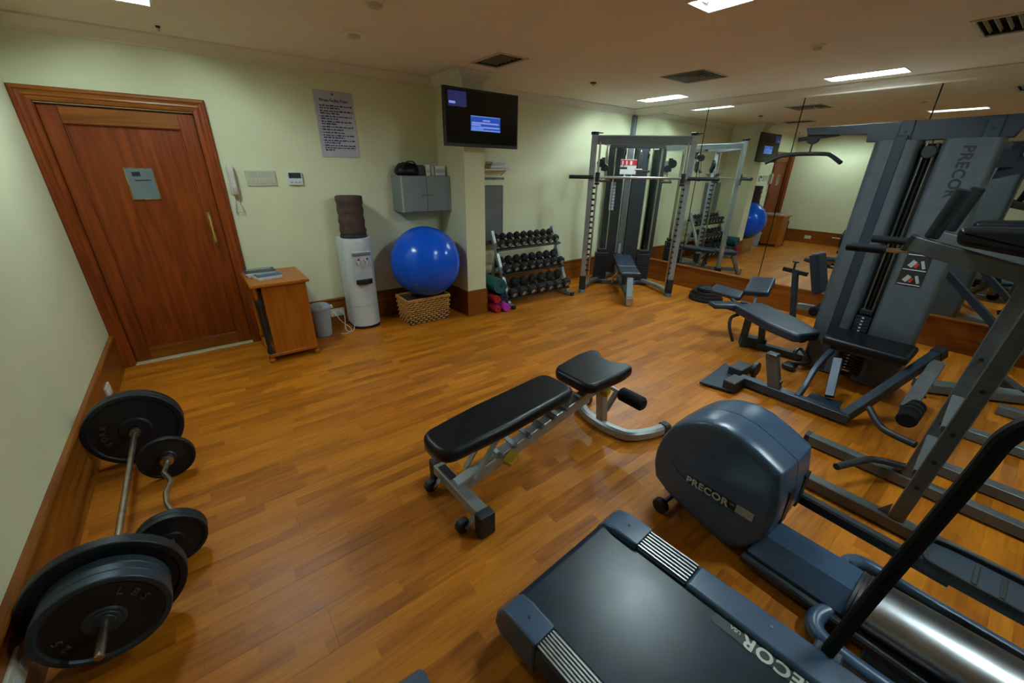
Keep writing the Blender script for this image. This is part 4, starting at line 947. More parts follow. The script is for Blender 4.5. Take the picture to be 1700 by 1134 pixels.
# ------------------------------------------------------------------ treadmill
def treadmill(label):
    t = thing('treadmill', label, 'treadmill', (1.74, -3.83, 0), 'treadmills')
    x0, x1, yr, yf = 1.375, 2.11, -3.815, -5.35
    bm = NB(); bx(bm, x0+0.10, x1-0.11, yr-0.03, yf, 0.10, 0.178, 0.008, 2); build('deck', bm, 'plastic_dark', t)
    bm = NB()
    n = 10; prof = [(yr-0.045+0.040*math.sin(math.pi*i/n), 0.145-0.038*math.cos(math.pi*i/n)*-1) for i in range(n+1)]
    P = [(yf+0.02, 0.183)]+[(yr-0.04+0.036*math.sin(math.pi*i/n), 0.147+0.036*math.cos(math.pi*i/n)) for i in range(n+1)]+[(yf+0.02, 0.111)]
    prism(bm, [(a, b_) for a, b_ in P], (1.480, 0, 0), Y, Z, X, 0.495); build('belt', bm, 'belt', t, angle=25)
    for s, xa, xb in ((1, 1.98, x1), (-1, x0, 1.475)):
        bm = NB(); bx(bm, xa, xb, yr-0.42, yf, 0.10, 0.205, 0.016, 3); rl = build('side_rail', bm, 'plastic_blue', t)
        bm = NB(); bx(bm, xa, xb, yr-0.20, yr-0.42, 0.10, 0.197, 0.010, 2); build('ribbed_base', bm, 'plastic_dark', t)
        for k in range(7):
            x = xa+0.014+(xb-xa-0.028)*k/6
            bm = NB(); bx(bm, x-0.0042, x+0.0042, yr-0.201, yr-0.42, 0.190, 0.204, 0.002); build('rib', bm, 'aluminium', t)
        bm = NB()
        E_ = [(0.0, 0.085), (0.012, 0.150), (0.045, 0.195), (0.10, 0.212), (0.215, 0.214), (0.215, 0.05), (0.03, 0.05)]
        prism(bm, [(yr+0.015-a, b_) for a, b_ in E_], (xa-0.004, 0, 0), Y, Z, X, xb-xa+0.008, 0.014, 3); cap = build('end_cap', bm, 'plastic_blue', t)
        bm = NB(); cyl(bm, ((xa+xb)/2, yr-0.12, 0.2135), ((xa+xb)/2, yr-0.12, 0.2155), 0.005, n=10); build('screw', bm, 'black', cap)
        for y in (yr-0.70, yr-1.0):
            bm = NB(); cyl(bm, ((xa+xb)/2+0.012*s, y, 0.2045), ((xa+xb)/2+0.012*s, y, 0.2075), 0.006, n=10); build('screw', bm, 'chrome', rl)
        bm = NB(); cyl(bm, ((xa+xb)/2, yr-0.14, 0.0), ((xa+xb)/2, yr-0.14, 0.06), 0.03, n=14); build('foot', bm, 'rubber', t)
        xc = x1+0.012 if s > 0 else x0-0.012
        zs = 1.0 if s > 0 else 0.90
        bm = NB(); sweep(bm, curve([(xc, -4.665, 0.16), (xc, -4.70, 0.55), (xc, -4.745, 1.0*zs), (xc, -4.762, 1.14*zs), (xc, -4.82, 1.205*zs), (xc, -4.95, 1.22*zs), (xc, -5.40, 1.22*zs)], 6), rect(0.036, 0.042, 0.012), X); build('handrail', bm, 'foam', t)
        bm = NB(); bx(bm, xc-0.025, xc+0.025, -4.63, -4.71, 0.12, 0.20, 0.006); build('rail_socket', bm, 'plastic_dark', t)
        bm = NB(); beam(bm, (xc, -5.30, 0.15), (xc, -5.42, 1.20), 0.07, 0.09, X, 0.015); build('upright', bm, 'plastic_blue', t)
    bm = NB(); prism(bm, [(-5.28, 0.20), (-5.36, 0.27), (-5.60, 0.31), (-5.80, 0.27), (-5.86, 0.12), (-5.80, 0.05), (-5.28, 0.05)], (x0+0.02, 0, 0), Y, Z, X, x1-x0-0.04, 0.02, 3); build('motor_hood', bm, 'plastic_blue', t)
    bm = NB(); prism(bm, [(-5.26, 1.12), (-5.34, 1.30), (-5.48, 1.36), (-5.52, 1.24), (-5.40, 1.10)], (x0+0.02, 0, 0), Y, Z, X, x1-x0-0.04, 0.02, 3); cs = build('console', bm, 'plastic_blue', t)
    bm = NB(); box(bm, (1.735, -5.295, 1.215), (0.34, 0.006, 0.13), (-0.42, 0, 0), 0.002); build('display', bm, 'black', cs)
    bm = NB(); cyl(bm, (x0+0.05, -5.12, 1.12), (x1-0.05, -5.12, 1.12), 0.018, n=12); build('front_grip', bm, 'foam', t)
    bm = NB(); bx(bm, 1.932, 1.974, -4.36, -5.2, 0.1835, 0.1845); build('deck_strip', bm, 'black', t)
    text('maker_name', 'PRECOR', 0.066, (1.976, -4.462, 0.1850), Y, -X, 'letter_light', t, 0.0012, 0.030, 1.10, 'RIGHT')
    text('maker_suffix', 'USA', 0.021, (1.972, -4.452, 0.1850), Y, -X, 'letter_light', t, 0.0012, 0.0, 0.9)
    t.rotation_euler.z = 0.065
    return t
tm = treadmill('wide grey treadmill with light lettering in the foreground')
tm2 = copy_tree(tm); tm2.location.x -= 1.045; tm2.rotation_euler.z = -0.06; tm2['label'] = 'grey treadmill at the bottom edge of which only a rounded end cap shows'

# ------------------------------------------------------------------ elliptical trainer
t = thing('elliptical_trainer', 'blue-grey elliptical trainer with a large rounded drive housing', 'elliptical trainer', (2.65, -4.6, 0))
HS = [(-3.755, 0.16), (-3.735, 0.24), (-3.735, 0.32), (-3.755, 0.42), (-3.80, 0.51), (-3.87, 0.585), (-3.955, 0.63), (-4.04, 0.645), (-4.12, 0.635), (-4.20, 0.605), (-4.300, 0.556), (-4.308, 0.545), (-4.332, 0.42), (-4.335, 0.30), (-4.315, 0.18), (-4.26, 0.07), (-4.19, 0.025), (-4.10, 0.035), (-3.95, 0.07), (-3.83, 0.11)]
XL, XR = 2.475, 2.815
def scaled(P, k, c=(-4.06, 0.33)): return [(c[0]+(a-c[0])*k, c[1]+(b_-c[1])*k) for a, b_ in P]
def shell(bm, rings):
    R = [[bm.verts.new((x, a, b_)) for a, b_ in P] for x, P in rings]; n = len(R[0])
    for r0, r1 in zip(R, R[1:]):
        for i in range(n): bm.faces.new((r0[i], r0[(i+1) % n], r1[(i+1) % n], r1[i]))
    bm.faces.new(list(reversed(R[0]))); bm.faces.new(R[-1])
xm = 2.62
bm = NB(); shell(bm, [(XL-0.008, scaled(HS, 0.84)), (XL-0.002, scaled(HS, 0.93)), (XL+0.012, scaled(HS, 0.965)), (XL+0.05, scaled(HS, 0.99)), (xm-0.002, HS)]); hl_ = build('housing_half', bm, 'plastic_blue', t, angle=60)
bm = NB(); shell(bm, [(xm+0.002, HS), (XR-0.05, scaled(HS, 0.99)), (XR-0.012, scaled(HS, 0.965)), (XR+0.002, scaled(HS, 0.93)), (XR+0.008, scaled(HS, 0.84))]); build('housing_half', bm, 'plastic_blue', t, angle=42)
bm = NB(); shell(bm, [(xm-0.004, scaled(HS, 0.994)), (xm+0.004, scaled(HS, 0.994))]); build('housing_seam', bm, 'black', t)
# crease line across the side face
bm = NB(); tube(bm, curve([(XL-0.004, -3.83, 0.335), (XL-0.009, -3.90, 0.275), (XL-0.010, -4.03, 0.245), (XL-0.010, -4.16, 0.235), (XL-0.006, -4.24, 0.230)], 6), 0.006, 8); build('housing_crease', bm, 'plastic_blue', t, angle=180)
bm = NB(); bx(bm, XL-0.0125, XL-0.006, -3.935, -4.175, 0.258, 0.300, 0.001); nb = build('name_plate', bm, 'black', t)
text('maker_name', 'PRECOR', 0.053, (XL-0.0135, -3.938, 0.2605), -Y, Z, 'letter_light', t, 0.0012, 0.030, 1.06)
text('maker_suffix', 'USA', 0.012, (XL-0.0135, -4.152, 0.284), -Y, Z, 'letter_light', t, 0.0012, 0.0, 0.9)
bm = NB(); bx(bm, XL-0.0125, XL-0.006, -4.180, -4.255, 0.258, 0.300, 0.001); build('model_plate', bm, 'badge', t)
for s in (2.575, 2.745):
    bm = NB(); bx(bm, s-0.030, s+0.030, -4.28, -4.336, 0.26, 0.44, 0.002); build('arm_slot', bm, 'black', t)
for x in (2.44, 2.85):
    bm = NB(); cyl(bm, (x-0.02, -3.85, 0.042), (x+0.02, -3.85, 0.042), 0.042, n=22, bev=0.008); build('wheel', bm, 'rubber', t)
bm = NB(); cyl(bm, (2.44, -3.85, 0.042), (2.85, -3.85, 0.042), 0.012, n=10); beam(bm, (2.65, -3.85, 0.045), (2.65, -4.2, 0.07), 0.12, 0.05, Z); build('axle', bm, 'frame_dark', t)
# spine, boot, polished tube
bm = NB(); prism(bm, [(-0.115, 0.03), (0.115, 0.03), (0.125, 0.10), (0.085, 0.165), (-0.055, 0.165), (-0.125, 0.09)], (2.60, -4.27, 0), X, Z, -Y, 0.36, 0.008); build('spine', bm, 'plastic_blue', t)
for k in range(4):
    bm = NB(); sweep(bm, [(2.60, -4.628-0.013*k, 0.10), (2.60, -4.638-0.013*k, 0.10)], circ(0.135-0.004*(k % 2), 20, 0.085-0.003*(k % 2)), Z); build('boot_rib', bm, 'plastic_dark', t)
bm = NB(); sweep(bm, [(2.60, -4.675, 0.105), (2.60, -4.90, 0.115), (2.60, -5.3, 0.13), (2.60, -5.75, 0.15)], circ(0.130, 28, 0.082), Z); build('polished_tube', bm, 'aluminium', t, angle=80)
bm = NB(); prism(bm, [(-0.17, 0.0), (0.17, 0.0), (0.12, 0.06), (-0.12, 0.06)], (2.60, -4.72, 0), X, Z, -Y, 1.1, 0.01); build('base_rail', bm, 'plastic_dark', t)
bm = NB(); tube(bm, curve([(2.50, -4.60, 0.06), (2.42, -4.57, 0.05), (2.36, -4.60, 0.04), (2.35, -4.72, 0.035), (2.36, -4.95, 0.035), (2.36, -5.3, 0.035)], 6), 0.032, 12); build('floor_tube', bm, 'plastic_blue', t)
bm = NB(); tube(bm, curve([(2.70, -4.60, 0.09), (2.78, -4.57, 0.08), (2.86, -4.62, 0.06), (2.88, -4.80, 0.04), (2.88, -5.3, 0.035)], 6), 0.032, 12); build('floor_tube', bm, 'plastic_blue', t)
# pedal arms and pedals
for s, xa, za, zb, y0, yp in ((1, 2.785, 0.285, 0.262, -4.31, -4.74), (-1, 2.455, 0.055, 0.055, -4.26, -4.92)):
    bm = NB(); beam(bm, (xa-0.01*s, y0, za), (xa, yp-0.10, zb), 0.045, 0.055 if s > 0 else 0.04, Z, 0.008); build('pedal_arm', bm, 'rubber', t)
    xp = xa+0.045*s
    bm = NB(); prism(bm, rpoly([(-0.09, yp), (-0.09, yp-0.58), (0.09, yp-0.58), (0.09, yp)], 0.05), (xp, 0, zb+0.010), X, Y, Z, 0.035); pd = build('pedal', bm, 'plastic_dark', t)
    for k in range(6):
        bm = NB(); bx(bm, xp-0.06, xp+0.06, yp-0.14-0.07*k, yp-0.155-0.07*k, zb+0.044, zb+0.050, 0.002); build('tread_rib', bm, 'rubber', pd)
    bm = NB(); sweep(bm, curve([(xp-0.085, yp-0.50, zb+0.05), (xp-0.088, yp-0.08, zb+0.05), (xp-0.05, yp-0.012, zb+0.05), (xp+0.05, yp-0.012, zb+0.05), (xp+0.088, yp-0.08, zb+0.05), (xp+0.085, yp-0.50, zb+0.05)], 5), rect(0.012, 0.03, 0.004), Z); build('pedal_lip', bm, 'rubber', pd)
bm = NB(); beam(bm, (2.60, -5.60, 0.12), (2.60, -5.75, 1.35), 0.10, 0.10, X, 0.02); build('front_mast', bm, 'plastic_blue', t)
bm = NB(); prism(bm, [(-5.62, 1.28), (-5.68, 1.48), (-5.78, 1.50), (-5.80, 1.30)], (2.42, 0, 0), Y, Z, X, 0.36, 0.015); build('console', bm, 'plastic_blue', t)
for s in (-1, 1):
    bm = NB(); tube(bm, curve([(2.60+s*0.05, -5.68, 0.95), (2.60+s*0.26, -5.62, 1.05), (2.60+s*0.28, -5.48, 1.25), (2.60+s*0.27, -5.44, 1.50)], 5), 0.017, 10); build('handlebar', bm, 'foam', t)
# ------------------------------------------------------------------ multi-station gym with the grey stack tower
t = thing('multi_gym', 'tall grey multi-station gym tower with weight stack, lat bar and leg seat', 'exercise machine', (5.22, -3.9, 0))
TF = 5.08
def shroud(y0, y1, nm='shroud'):
    bm = NB(); r = 0.05
    P = rpoly([(TF, y0), (TF, y1), (TF+0.26, y1), (TF+0.26, y0)], r, 4); prism(bm, P, (0, 0, 0.02), X, Y, Z, 1.90, 0.006); return build(nm, bm, 'shroud_grey', t, angle=30)
sl = shroud(-3.865, -3.605); sr = shroud(-4.275, -3.985)
bm = NB(); bx(bm, TF-0.004, TF+0.02, -3.795, -3.725, 0.03, 1.95, 0.004); build('front_channel', bm, 'channel_navy', t)
bm = NB(); bx(bm, TF+0.20, TF+0.24, -3.985, -3.865, 0.02, 1.90); build('rear_panel', bm, 'black', t)
for k in range(17):
    bm = NB(); bx(bm, TF+0.035, TF+0.155, -3.978, -3.872, 0.09+k*0.029, 0.116+k*0.029, 0.003); wp = build('weight_plate', bm, 'iron', t)
    bm = NB(); bx(bm, TF+0.0335, TF+0.036, -3.93, -3.915, 0.098+k*0.029, 0.108+k*0.029); build('weight_label', bm, 'paper', wp)
for y in (-3.955, -3.895):
    bm = NB(); cyl(bm, (TF+0.095, y, 0.05), (TF+0.095, y, 1.90), 0.009, n=8); build('guide_rod', bm, 'chrome', t)
bm = NB(); tube(bm, [(TF+0.095, -3.925, 0.60), (TF+0.095, -3.925, 1.93)], 0.004, 6); box(bm, (TF+0.095, -3.925, 0.615), (0.09, 0.09, 0.04), None, 0.005); build('stack_head', bm, 'black', t)
bm = NB(); cyl(bm, (TF+0.08, -3.925, 1.84), (TF+0.11, -3.925, 1.84), 0.045, n=18, bev=0.005); build('pulley', bm, 'black', t)
bm = NB(); prism(bm, [(-3.54, 1.918), (-3.54, 1.975), (-3.12, 1.985), (-3.10, 2.04), (-4.36, 2.055), (-4.305, 1.918)], (TF+0.06, 0, 0), Y, Z, X, 0.09, 0.004); build('boom', bm, 'channel_navy', t)
for y in (-3.76, -4.20):
    bm = NB(); bx(bm, TF+0.048, TF+0.06, y-0.04, y+0.04, 1.90, 2.05, 0.004); bo = build('gusset', bm, 'frame_dark', t)
    bm = NB(); cyl(bm, (TF+0.040, y, 1.975), (TF+0.050, y, 1.975), 0.010, n=8); cyl(bm, (TF+0.040, y, 1.925), (TF+0.050, y, 1.925), 0.010, n=8); build('bolt', bm, 'black', bo)
bm = NB(); beam(bm, (TF+0.105, -3.05, 1.955), (TF+0.105, -3.34, 1.985), 0.03, 0.035, X); cyl(bm, (TF+0.09, -3.16, 1.965), (TF+0.12, -3.16, 1.965), 0.05, n=18, bev=0.005); build('boom_pulley', bm, 'black', t)
bm = NB(); tube(bm, [(TF+0.105, -3.16, 1.93), (TF+0.105, -3.16, 1.845)], 0.007, 6); build('lat_cable', bm, 'cable', t)
bm = NB(); tube(bm, curve([(TF+0.0, -2.86, 1.765), (TF+0.05, -2.96, 1.822), (TF+0.10, -3.05, 1.838), (TF+0.105, -3.16, 1.840), (TF+0.105, -3.27, 1.838), (TF+0.08, -3.33, 1.826), (TF+0.02, -3.43, 1.768)], 5), 0.017, 10); build('lat_bar', bm, 'rubber', t)
text('maker_name', 'PRECOR', 0.086, (TF-0.0015, -4.105, 1.875), -Z, -Y, 'letter_dark', t, 0.0015, 0.030, 1.06)
bm = NB(); bx(bm, TF-0.003, TF+0.002, -4.185, -4.04, 0.895, 1.235); pc = build('exercise_chart', bm, 'black', t)
for k in range(3):
    bm = NB(); bx(bm, TF-0.0045, TF-0.002, -4.178, -4.047, 1.128-0.112*k, 1.133-0.112*k); build('chart_rule', bm, 'paper', pc)
    bm = NB(); box(bm, (TF-0.004, -4.09, 1.175-0.112*k), (0.002, 0.03, 0.05), (0.5, 0, 0)); box(bm, (TF-0.004, -4.15, 1.175-0.112*k), (0.002, 0.018, 0.06), (-0.4, 0, 0)); build('chart_figure', bm, 'badge', pc)
    bm = NB(); box(bm, (TF-0.0042, -4.115, 1.165-0.112*k), (0.002, 0.02, 0.035), (0.3, 0, 0)); build('chart_figure', bm, 'red', pc)
# leg seat in front of the tower
bm = NB(); box(bm, (4.83, -4.065, 0.44), (0.36, 0.53, 0.075), (0.0, 0, 0), 0.028, 3); build('seat_pad', bm, 'vinyl', t)
bm = NB(); bx(bm, 4.72, 4.96, -4.30, -3.85, 0.365, 0.405, 0.006); bx(bm, 4.90, 5.08, -4.1, -3.96, 0.30, 0.38, 0.006); build('seat_frame', bm, 'frame_dark', t)
bm = NB(); sweep(bm, curve([(4.24, -3.86, 0.07), (4.36, -3.86, 0.13), (4.50, -3.86, 0.26), (4.70, -3.88, 0.36)], 5), rect(0.06, 0.035, 0.006), Y); build('curved_leg', bm, 'frame_dark', t)
bm = NB(); beam(bm, (4.225, -3.44, 0.055), (4.245, -4.20, 0.055), 0.075, 0.07, Z); bb = build('base_beam', bm, 'frame_dark', t)
bm = NB(); beam(bm, (4.245, -4.17, 0.06), (4.90, -4.43, 0.47), 0.06, 0.075, Z); build('slant_beam', bm, 'frame_dark', t)
bm = NB(); beam(bm, (4.90, -4.43, 0.47), (4.95, -4.45, 0.50), 0.07, 0.085, Z); build('beam_cap', bm, 'black', t)
bm = NB(); beam(bm, (4.84, -4.46, 0.44), (4.42, -4.44, 0.20), 0.045, 0.08, Y); lv = build('leg_lever', bm, 'steel_grey', t)
bm = NB()
for f in (0.2, 0.45, 0.7): cyl(bm, (4.84-0.42*f, -4.487, 0.44-0.24*f), (4.84-0.42*f, -4.495, 0.44-0.24*f), 0.010, n=8)
build('bolt', bm, 'black', lv)
bm = NB(); cyl(bm, (4.50, -4.47, 0.205), (4.24, -4.47, 0.195), 0.056, n=20, bev=0.010); build('foam_roller', bm, 'foam', t)
for k in range(3):
    bm = NB(); cyl(bm, (4.48-0.07*k, -4.47, 0.205), (4.465-0.07*k, -4.47, 0.205), 0.0585, n=20); build('roller_ring', bm, 'rubber', t)
# footplate for low row
bm = NB(); prism(bm, [(3.93, -3.24), (3.99, -3.47), (4.38, -3.44), (4.47, -3.19)], (0, 0, 0.015), X, Y, Z, 0.02, 0.004); build('foot_plate', bm, 'frame_dark', t)
for x0, x1, y0, y1 in ((3.99, 4.17, -3.50, -3.40), (4.28, 4.48, -3.42, -3.30)):
    bm = NB(); bx(bm, x0, x1, y0, y1, 0.02, 0.105, 0.006); build('foot_block', bm, 'rubber', t)
bm = NB(); cyl(bm, (4.38, -3.50, 0.12), (4.38, -3.46, 0.12), 0.065, n=20, bev=0.006); beam(bm, (4.38, -3.48, 0.02), (4.38, -3.48, 0.12), 0.05, 0.03, Y); build('low_pulley', bm, 'black', t)
bm = NB(); beam(bm, (4.235, -3.70, 0.08), (4.22, -3.62, 0.36), 0.085, 0.055, X); ps = build('foot_post', bm, 'frame_grey', t)
bm = NB(); bx(bm, 4.18, 4.26, -3.665, -3.585, 0.355, 0.367, 0.003); cyl(bm, (4.24, -3.735, 0.14), (4.24, -3.70, 0.14), 0.02, n=10); build('post_cap', bm, 'black', ps)
bm = NB(); beam(bm, (4.40, -4.02, 0.10), (4.62, -3.95, 0.33), 0.05, 0.06, Y); prism(bm, [(4.28, -3.90), (4.28, -4.12), (4.46, -4.10), (4.44, -3.90)], (0, 0, 0.045), X, Y, Z, 0.02, 0.004); build('step_bracket', bm, 'frame_dark', t)
for k in range(7):
    bm = NB(); bx(bm, 4.90, 4.985, -4.06, -4.0, 0.13+k*0.028, 0.152+k*0.028, 0.003); build('selector_plate', bm, 'iron', t)
# long pad bench to the left of the tower with small splayed pads
def inpad(bm, c0, c1, w0, w1, th, bev=0.024):
    a = V(c0); b_ = V(c1); ux = (b_-a); L_ = ux.length; ux.normalize(); uy = Z.cross(ux).normalized()
    soft(bm, rpoly([(0, -w0), (L_*0.6, -w1*1.04), (L_, -w1*0.75), (L_, w1*0.75), (L_*0.6, w1*1.04), (0, w0)], 0.05), a, ux, uy, ux.cross(uy), th, bev, 4)
bm = NB(); inpad(bm, (5.12, -3.00, 0.375), (4.86, -3.66, 0.315), 0.17, 0.19, 0.085); build('bench_pad', bm, 'vinyl_blue', t)
bm = NB(); beam(bm, (5.10, -3.02, 0.355), (4.92, -3.62, 0.305), 0.07, 0.05, Z); build('bench_rail', bm, 'frame_dark', t)
bm = NB(); beam(bm, (5.12, -3.05, 0.03), (5.10, -3.06, 0.36), 0.06, 0.05, X); beam(bm, (5.21, -3.20, 0.03), (5.07, -3.20, 0.34), 0.05, 0.05, X); beam(bm, (5.10, -3.03, 0.06), (5.23, -3.22, 0.06), 0.10, 0.10, Z); build('bench_leg', bm, 'frame_dark', t)
bm = NB(); beam(bm, (5.17, -3.06, 0.035), (5.22, -3.62, 0.035), 0.07, 0.06, Z); build('bench_base', bm, 'frame_dark', t)
bm = NB(); tube(bm, curve([(5.05, -2.98, 0.34), (5.00, -2.93, 0.30), (4.97, -2.95, 0.20), (5.00, -3.0, 0.06)], 5), 0.016, 8); build('bench_hook', bm, 'rubber', t)
bm = NB(); box(bm, (4.98, -2.86, 0.42), (0.16, 0.31, 0.055), (0.0, 0.05, 0.85), 0.022, 3); build('wing_pad', bm, 'vinyl_blue', t)
bm = NB(); box(bm, (5.40, -2.66, 0.44), (0.17, 0.33, 0.06), (0.10, -0.25, 0.15), 0.026, 3); build('wing_pad', bm, 'vinyl_blue', t)
bm = NB(); box(bm, (5.60, -2.90, 0.53), (0.34, 0.24, 0.07), (-0.12, -0.30, 0.25), 0.020, 3); build('chest_pad', bm, 'vinyl_blue', t)
bm = NB(); beam(bm, (5.10, -3.02, 0.35), (4.99, -2.86, 0.395), 0.03, 0.03, Z); beam(bm, (5.12, -3.0, 0.35), (5.40, -2.68, 0.41), 0.03, 0.03, Z); beam(bm, (5.14, -3.05, 0.35), (5.60, -2.90, 0.49), 0.03, 0.03, Z); cyl(bm, (5.12, -2.97, 0.34), (5.12, -2.97, 0.46), 0.035, n=14); build('pad_arm', bm, 'frame_dark', t)
bm = NB(); tube(bm, curve([(4.94, -3.62, 0.10), (5.0, -3.56, 0.14), (5.08, -3.58, 0.16), (5.02, -3.68, 0.08), (4.92, -3.60, 0.06)], 5), 0.016, 8); box(bm, (4.90, -3.58, 0.04), (0.12, 0.10, 0.05), None, 0.01); build('cable_pulley', bm, 'black', t)
# lat seat between the bench and the mirrors
bm = NB(); beam(bm, (5.90, -3.10, 0.72), (5.90, -3.24, 0.03), 0.05, 0.06, X); sp = build('lat_post', bm, 'frame_dark', t)
bm = NB(); cyl(bm, (5.90, -3.08, 0.72), (5.90, -3.08, 0.80), 0.010, n=8); cyl(bm, (5.90, -3.05, 0.80), (5.90, -3.11, 0.80), 0.010, n=8); beam(bm, (5.90, -2.98, 0.71), (5.90, -3.22, 0.69), 0.04, 0.045, Z); build('post_knob', bm, 'black', sp)
bm = NB(); box(bm, (5.88, -3.32, 0.73), (0.26, 0.085, 0.42), (-0.32, 0, 0), 0.026, 3); build('lat_back_pad', bm, 'vinyl_blue', t)
bm = NB(); beam(bm, (5.90, -3.22, 0.34), (5.90, -3.55, 0.36), 0.06, 0.06, Z); build('lat_seat_beam', bm, 'steel_grey', t)
bm = NB(); cyl(bm, (5.72, -3.42, 0.36), (6.06, -3.42, 0.36), 0.05, n=18, bev=0.012); build('thigh_roller', bm, 'foam', t)
bm = NB(); beam(bm, (5.90, -3.20, 0.035), (5.90, -3.95, 0.035), 0.07, 0.06, Z); beam(bm, (5.36, -3.92, 0.035), (5.93, -3.92, 0.035), 0.07, 0.06, Z); build('rear_base', bm, 'frame_dark', t)
bm = NB(); beam(bm, (5.88, -3.46, 0.55), (5.90, -3.62, 0.05), 0.04, 0.05, X); build('rear_post', bm, 'steel_grey', t)
# press station to the right of the tower
bm = NB(); beam(bm, (5.34, -4.38, 0.06), (5.80, -4.98, 0.06), 0.12, 0.07, Z); build('base_beam', bm, 'frame_grey', t)
bm = NB(); beam(bm, (6.10, -4.16, 0.92), (6.16, -4.76, 0.36), 0.05, 0.105, X); build('press_beam', bm, 'frame_dark', t)
bm = NB(); beam(bm, (6.16, -4.62, 1.02), (6.16, -4.77, 0.06), 0.06, 0.08, X); build('press_post', bm, 'frame_dark', t)
bm = NB(); beam(bm, (6.02, -4.60, 0.32), (6.16, -4.76, 0.42), 0.05, 0.05, Z); beam(bm, (5.78, -4.96, 0.06), (6.18, -4.76, 0.06), 0.07, 0.07, Z); build('press_foot', bm, 'black', t)
bm = NB(); prism(bm, [(-4.30, 1.90), (-4.52, 1.94), (-4.44, 1.72), (-4.27, 1.66)], (5.38, 0, 0), Y, Z, X, 0.02, 0.003); beam(bm, (5.30, -4.25, 1.80), (5.39, -4.33, 1.80), 0.06, 0.12, Z); br_ = build('pivot_plate', bm, 'frame_dark', t)
bm = NB(); cyl(bm, (5.365, -4.40, 1.83), (5.41, -4.40, 1.83), 0.035, n=18); build('pivot', bm, 'rusty_chrome', br_)
bm = NB(); beam(bm, (5.42, -4.40, 1.84), (5.62, -4.66, 1.14), 0.05, 0.09, X); beam(bm, (6.10, -4.16, 0.90), (5.34, -4.15, 0.90), 0.05, 0.06, Z); build('press_arm', bm, 'frame_grey', t)
bm = NB(); tube(bm, [(5.62, -4.66, 1.14), (5.60, -4.82, 1.10), (5.45, -4.98, 1.10)], 0.018, 10); build('press_grip', bm, 'foam', t)
bm = NB(); box(bm, (6.10, -4.98, 0.45), (0.36, 0.38, 0.08), None, 0.025, 3); build('press_seat', bm, 'vinyl', t)
bm = NB(); box(bm, (6.20, -5.24, 0.85), (0.30, 0.08, 0.65), (0.12, 0, 0), 0.025, 3); beam(bm, (6.2, -5.30, 0.05), (6.2, -5.32, 1.1), 0.06, 0.06, X); build('press_back', bm, 'vinyl', t)

# ------------------------------------------------------------------ dip and knee-raise station at the right edge
t = thing('dip_station', 'grey dip and knee-raise station with twin uprights and padded arm rests', 'exercise machine', (3.52, -4.62, 0))
for xi, (x, yb, yt) in enumerate(((3.765, -4.60, -4.665), (3.30, -4.635, -4.715))):
    bm = NB(); beam(bm, (x, yb, 0.06), (x, yt, 1.30), 0.062, 0.045, X); up_ = build('upright', bm, 'frame_grey', t)
    for z in (0.30, 0.46, 0.62, 0.85):
        bm = NB(); yy = yb+(yt-yb)*(z-0.06)/1.24; cyl(bm, (x-0.031, yy, z), (x-0.022, yy, z), 0.009, n=8); build('bolt', bm, 'black', up_)
    bm = NB(); beam(bm, (x, -4.10 if xi == 0 else -4.14, 0.045), (x, -5.45, 0.045), 0.065, 0.065, Z); bs = build('base_tube', bm, 'frame_grey', t)
    bm = NB(); beam(bm, (x, -4.085 if xi == 0 else -4.125, 0.045), (x, -4.11 if xi == 0 else -4.15, 0.045), 0.07, 0.07, Z); build('end_cap', bm, 'black', bs)
    bm = NB(); prism(bm, [(yb+0.03, 0.078), (yb+0.075, 0.078), (yb+0.03, 0.15)], (x-0.004, 0, 0), Y, Z, X, 0.008); build('gusset', bm, 'steel_grey', t)
bm = NB(); beam(bm, (3.28, -4.715, 1.27), (4.30, -4.70, 1.27), 0.05, 0.06, Z); build('top_cross_bar', bm, 'frame_grey', t)
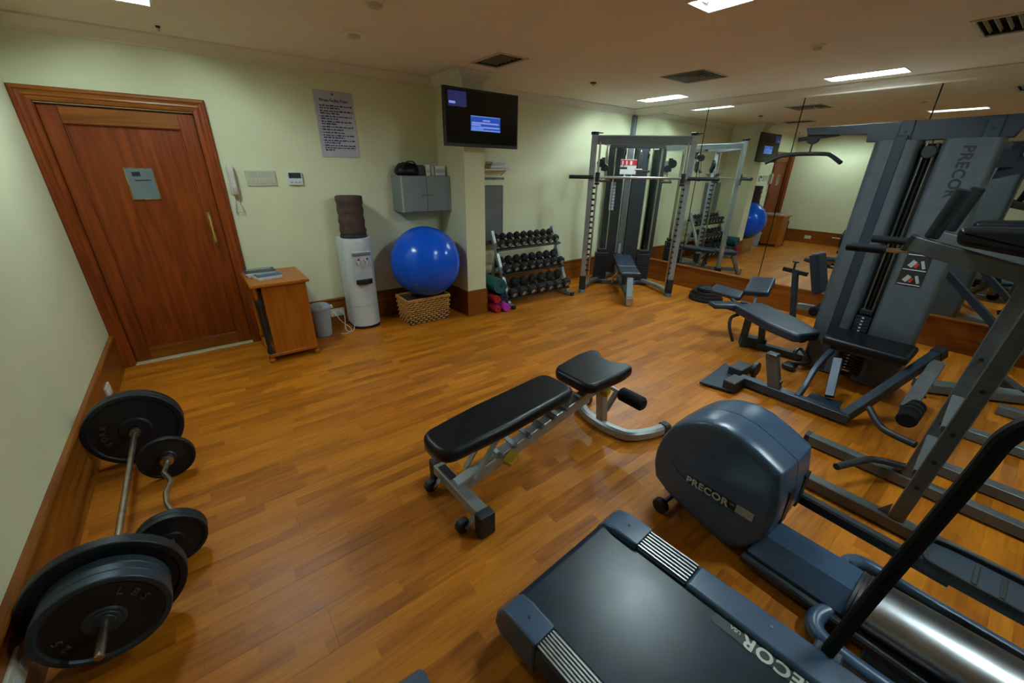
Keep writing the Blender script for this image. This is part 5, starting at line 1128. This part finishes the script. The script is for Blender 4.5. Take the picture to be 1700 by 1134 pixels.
for xi, x in enumerate((3.765, 4.27)):
    bm = NB(); beam(bm, (x, -4.74, 1.245), (x, -4.225, 1.355), 0.06, 0.075, Z); ar = build('arm_beam', bm, 'frame_grey', t)
    bm = NB(); beam(bm, (x, -4.225, 1.355), (x, -4.205, 1.36), 0.066, 0.08, Z); build('end_cap', bm, 'black', ar)
    sg = 1 if xi == 0 else -1
    P = rpoly([(-4.385, 1.375), (-4.37, 1.455), (-4.60, 1.475), (-4.86, 1.42), (-4.87, 1.32)], 0.03)
    bm = NB(); soft(bm, P, (x-0.075, 0, 0), Y, Z, X, 0.15, 0.028); build('arm_pad', bm, 'vinyl', t)
    bm = NB(); cyl(bm, (x, -4.285, 1.39), (x, -4.33, 1.625), 0.030, n=16, bev=0.006); build('upright_grip', bm, 'foam', t)
    bm = NB(); tube(bm, [(x, -4.25, 1.325), (x-0.02, -4.18, 1.310), (x-0.03, -4.10, 1.310)], 0.013, 8); build('dip_tube', bm, 'chrome', t)
    bm = NB(); cyl(bm, (x-0.03, -4.14, 1.310), (x-0.03, -3.965, 1.305), 0.023, n=14, bev=0.004); build('dip_grip', bm, 'foam', t)
for z in (0.36, 0.62):
    bm = NB(); y = -4.615-0.055*z; beam(bm, (3.30, y, z), (3.765, y+0.02, z), 0.045, 0.03, Z); build('cross_bar', bm, 'frame_grey', t)
bm = NB(); beam(bm, (3.30, -5.40, 0.05), (3.765, -5.40, 0.05), 0.06, 0.06, Z); build('rear_cross_tube', bm, 'frame_grey', t)
bm = NB(); box(bm, (4.02, -4.775, 1.30), (0.30, 0.07, 0.55), (0.06, 0, 0), 0.024, 3); build('back_pad', bm, 'vinyl', t)
bm = NB(); tube(bm, curve([(3.75, -4.57, 0.13), (3.70, -4.45, 0.125), (3.62, -4.40, 0.12), (3.45, -4.33, 0.115)], 5), 0.020, 10); build('step_peg', bm, 'rubber', t)
bm = NB(); tube(bm, curve([(3.78, -4.57, 0.27), (3.84, -4.43, 0.26), (3.91, -4.37, 0.265), (4.05, -4.30, 0.27)], 5), 0.020, 10); build('step_peg', bm, 'rubber', t)
# ------------------------------------------------------------------ low frame of the next machine, mostly past the right edge
t = thing('machine_frame', 'low grey floor frame of three parallel tubes behind the dip station', 'machine frame', (4.75, -5.0, 0))
for x, y0 in ((4.09, -4.62), (4.75, -4.72), (5.40, -4.84)):
    bm = NB(); beam(bm, (x, y0, 0.04), (x, -5.60, 0.04), 0.08, 0.065, Z); build('floor_tube', bm, 'frame_grey', t)
bm = NB(); beam(bm, (4.05, -5.40, 0.045), (5.44, -5.40, 0.045), 0.07, 0.07, Z); build('cross_tube', bm, 'frame_grey', t)
for x in (4.09, 5.40):
    bm = NB(); beam(bm, (x, -5.55, 0.05), (x, -5.62, 1.1), 0.06, 0.08, X); build('post', bm, 'frame_grey', t)
bm = NB(); box(bm, (4.75, -5.45, 0.45), (0.34, 0.5, 0.08), None, 0.025, 3); beam(bm, (4.75, -5.45, 0.05), (4.75, -5.45, 0.42), 0.06, 0.06, X); build('seat_pad', bm, 'vinyl', t)
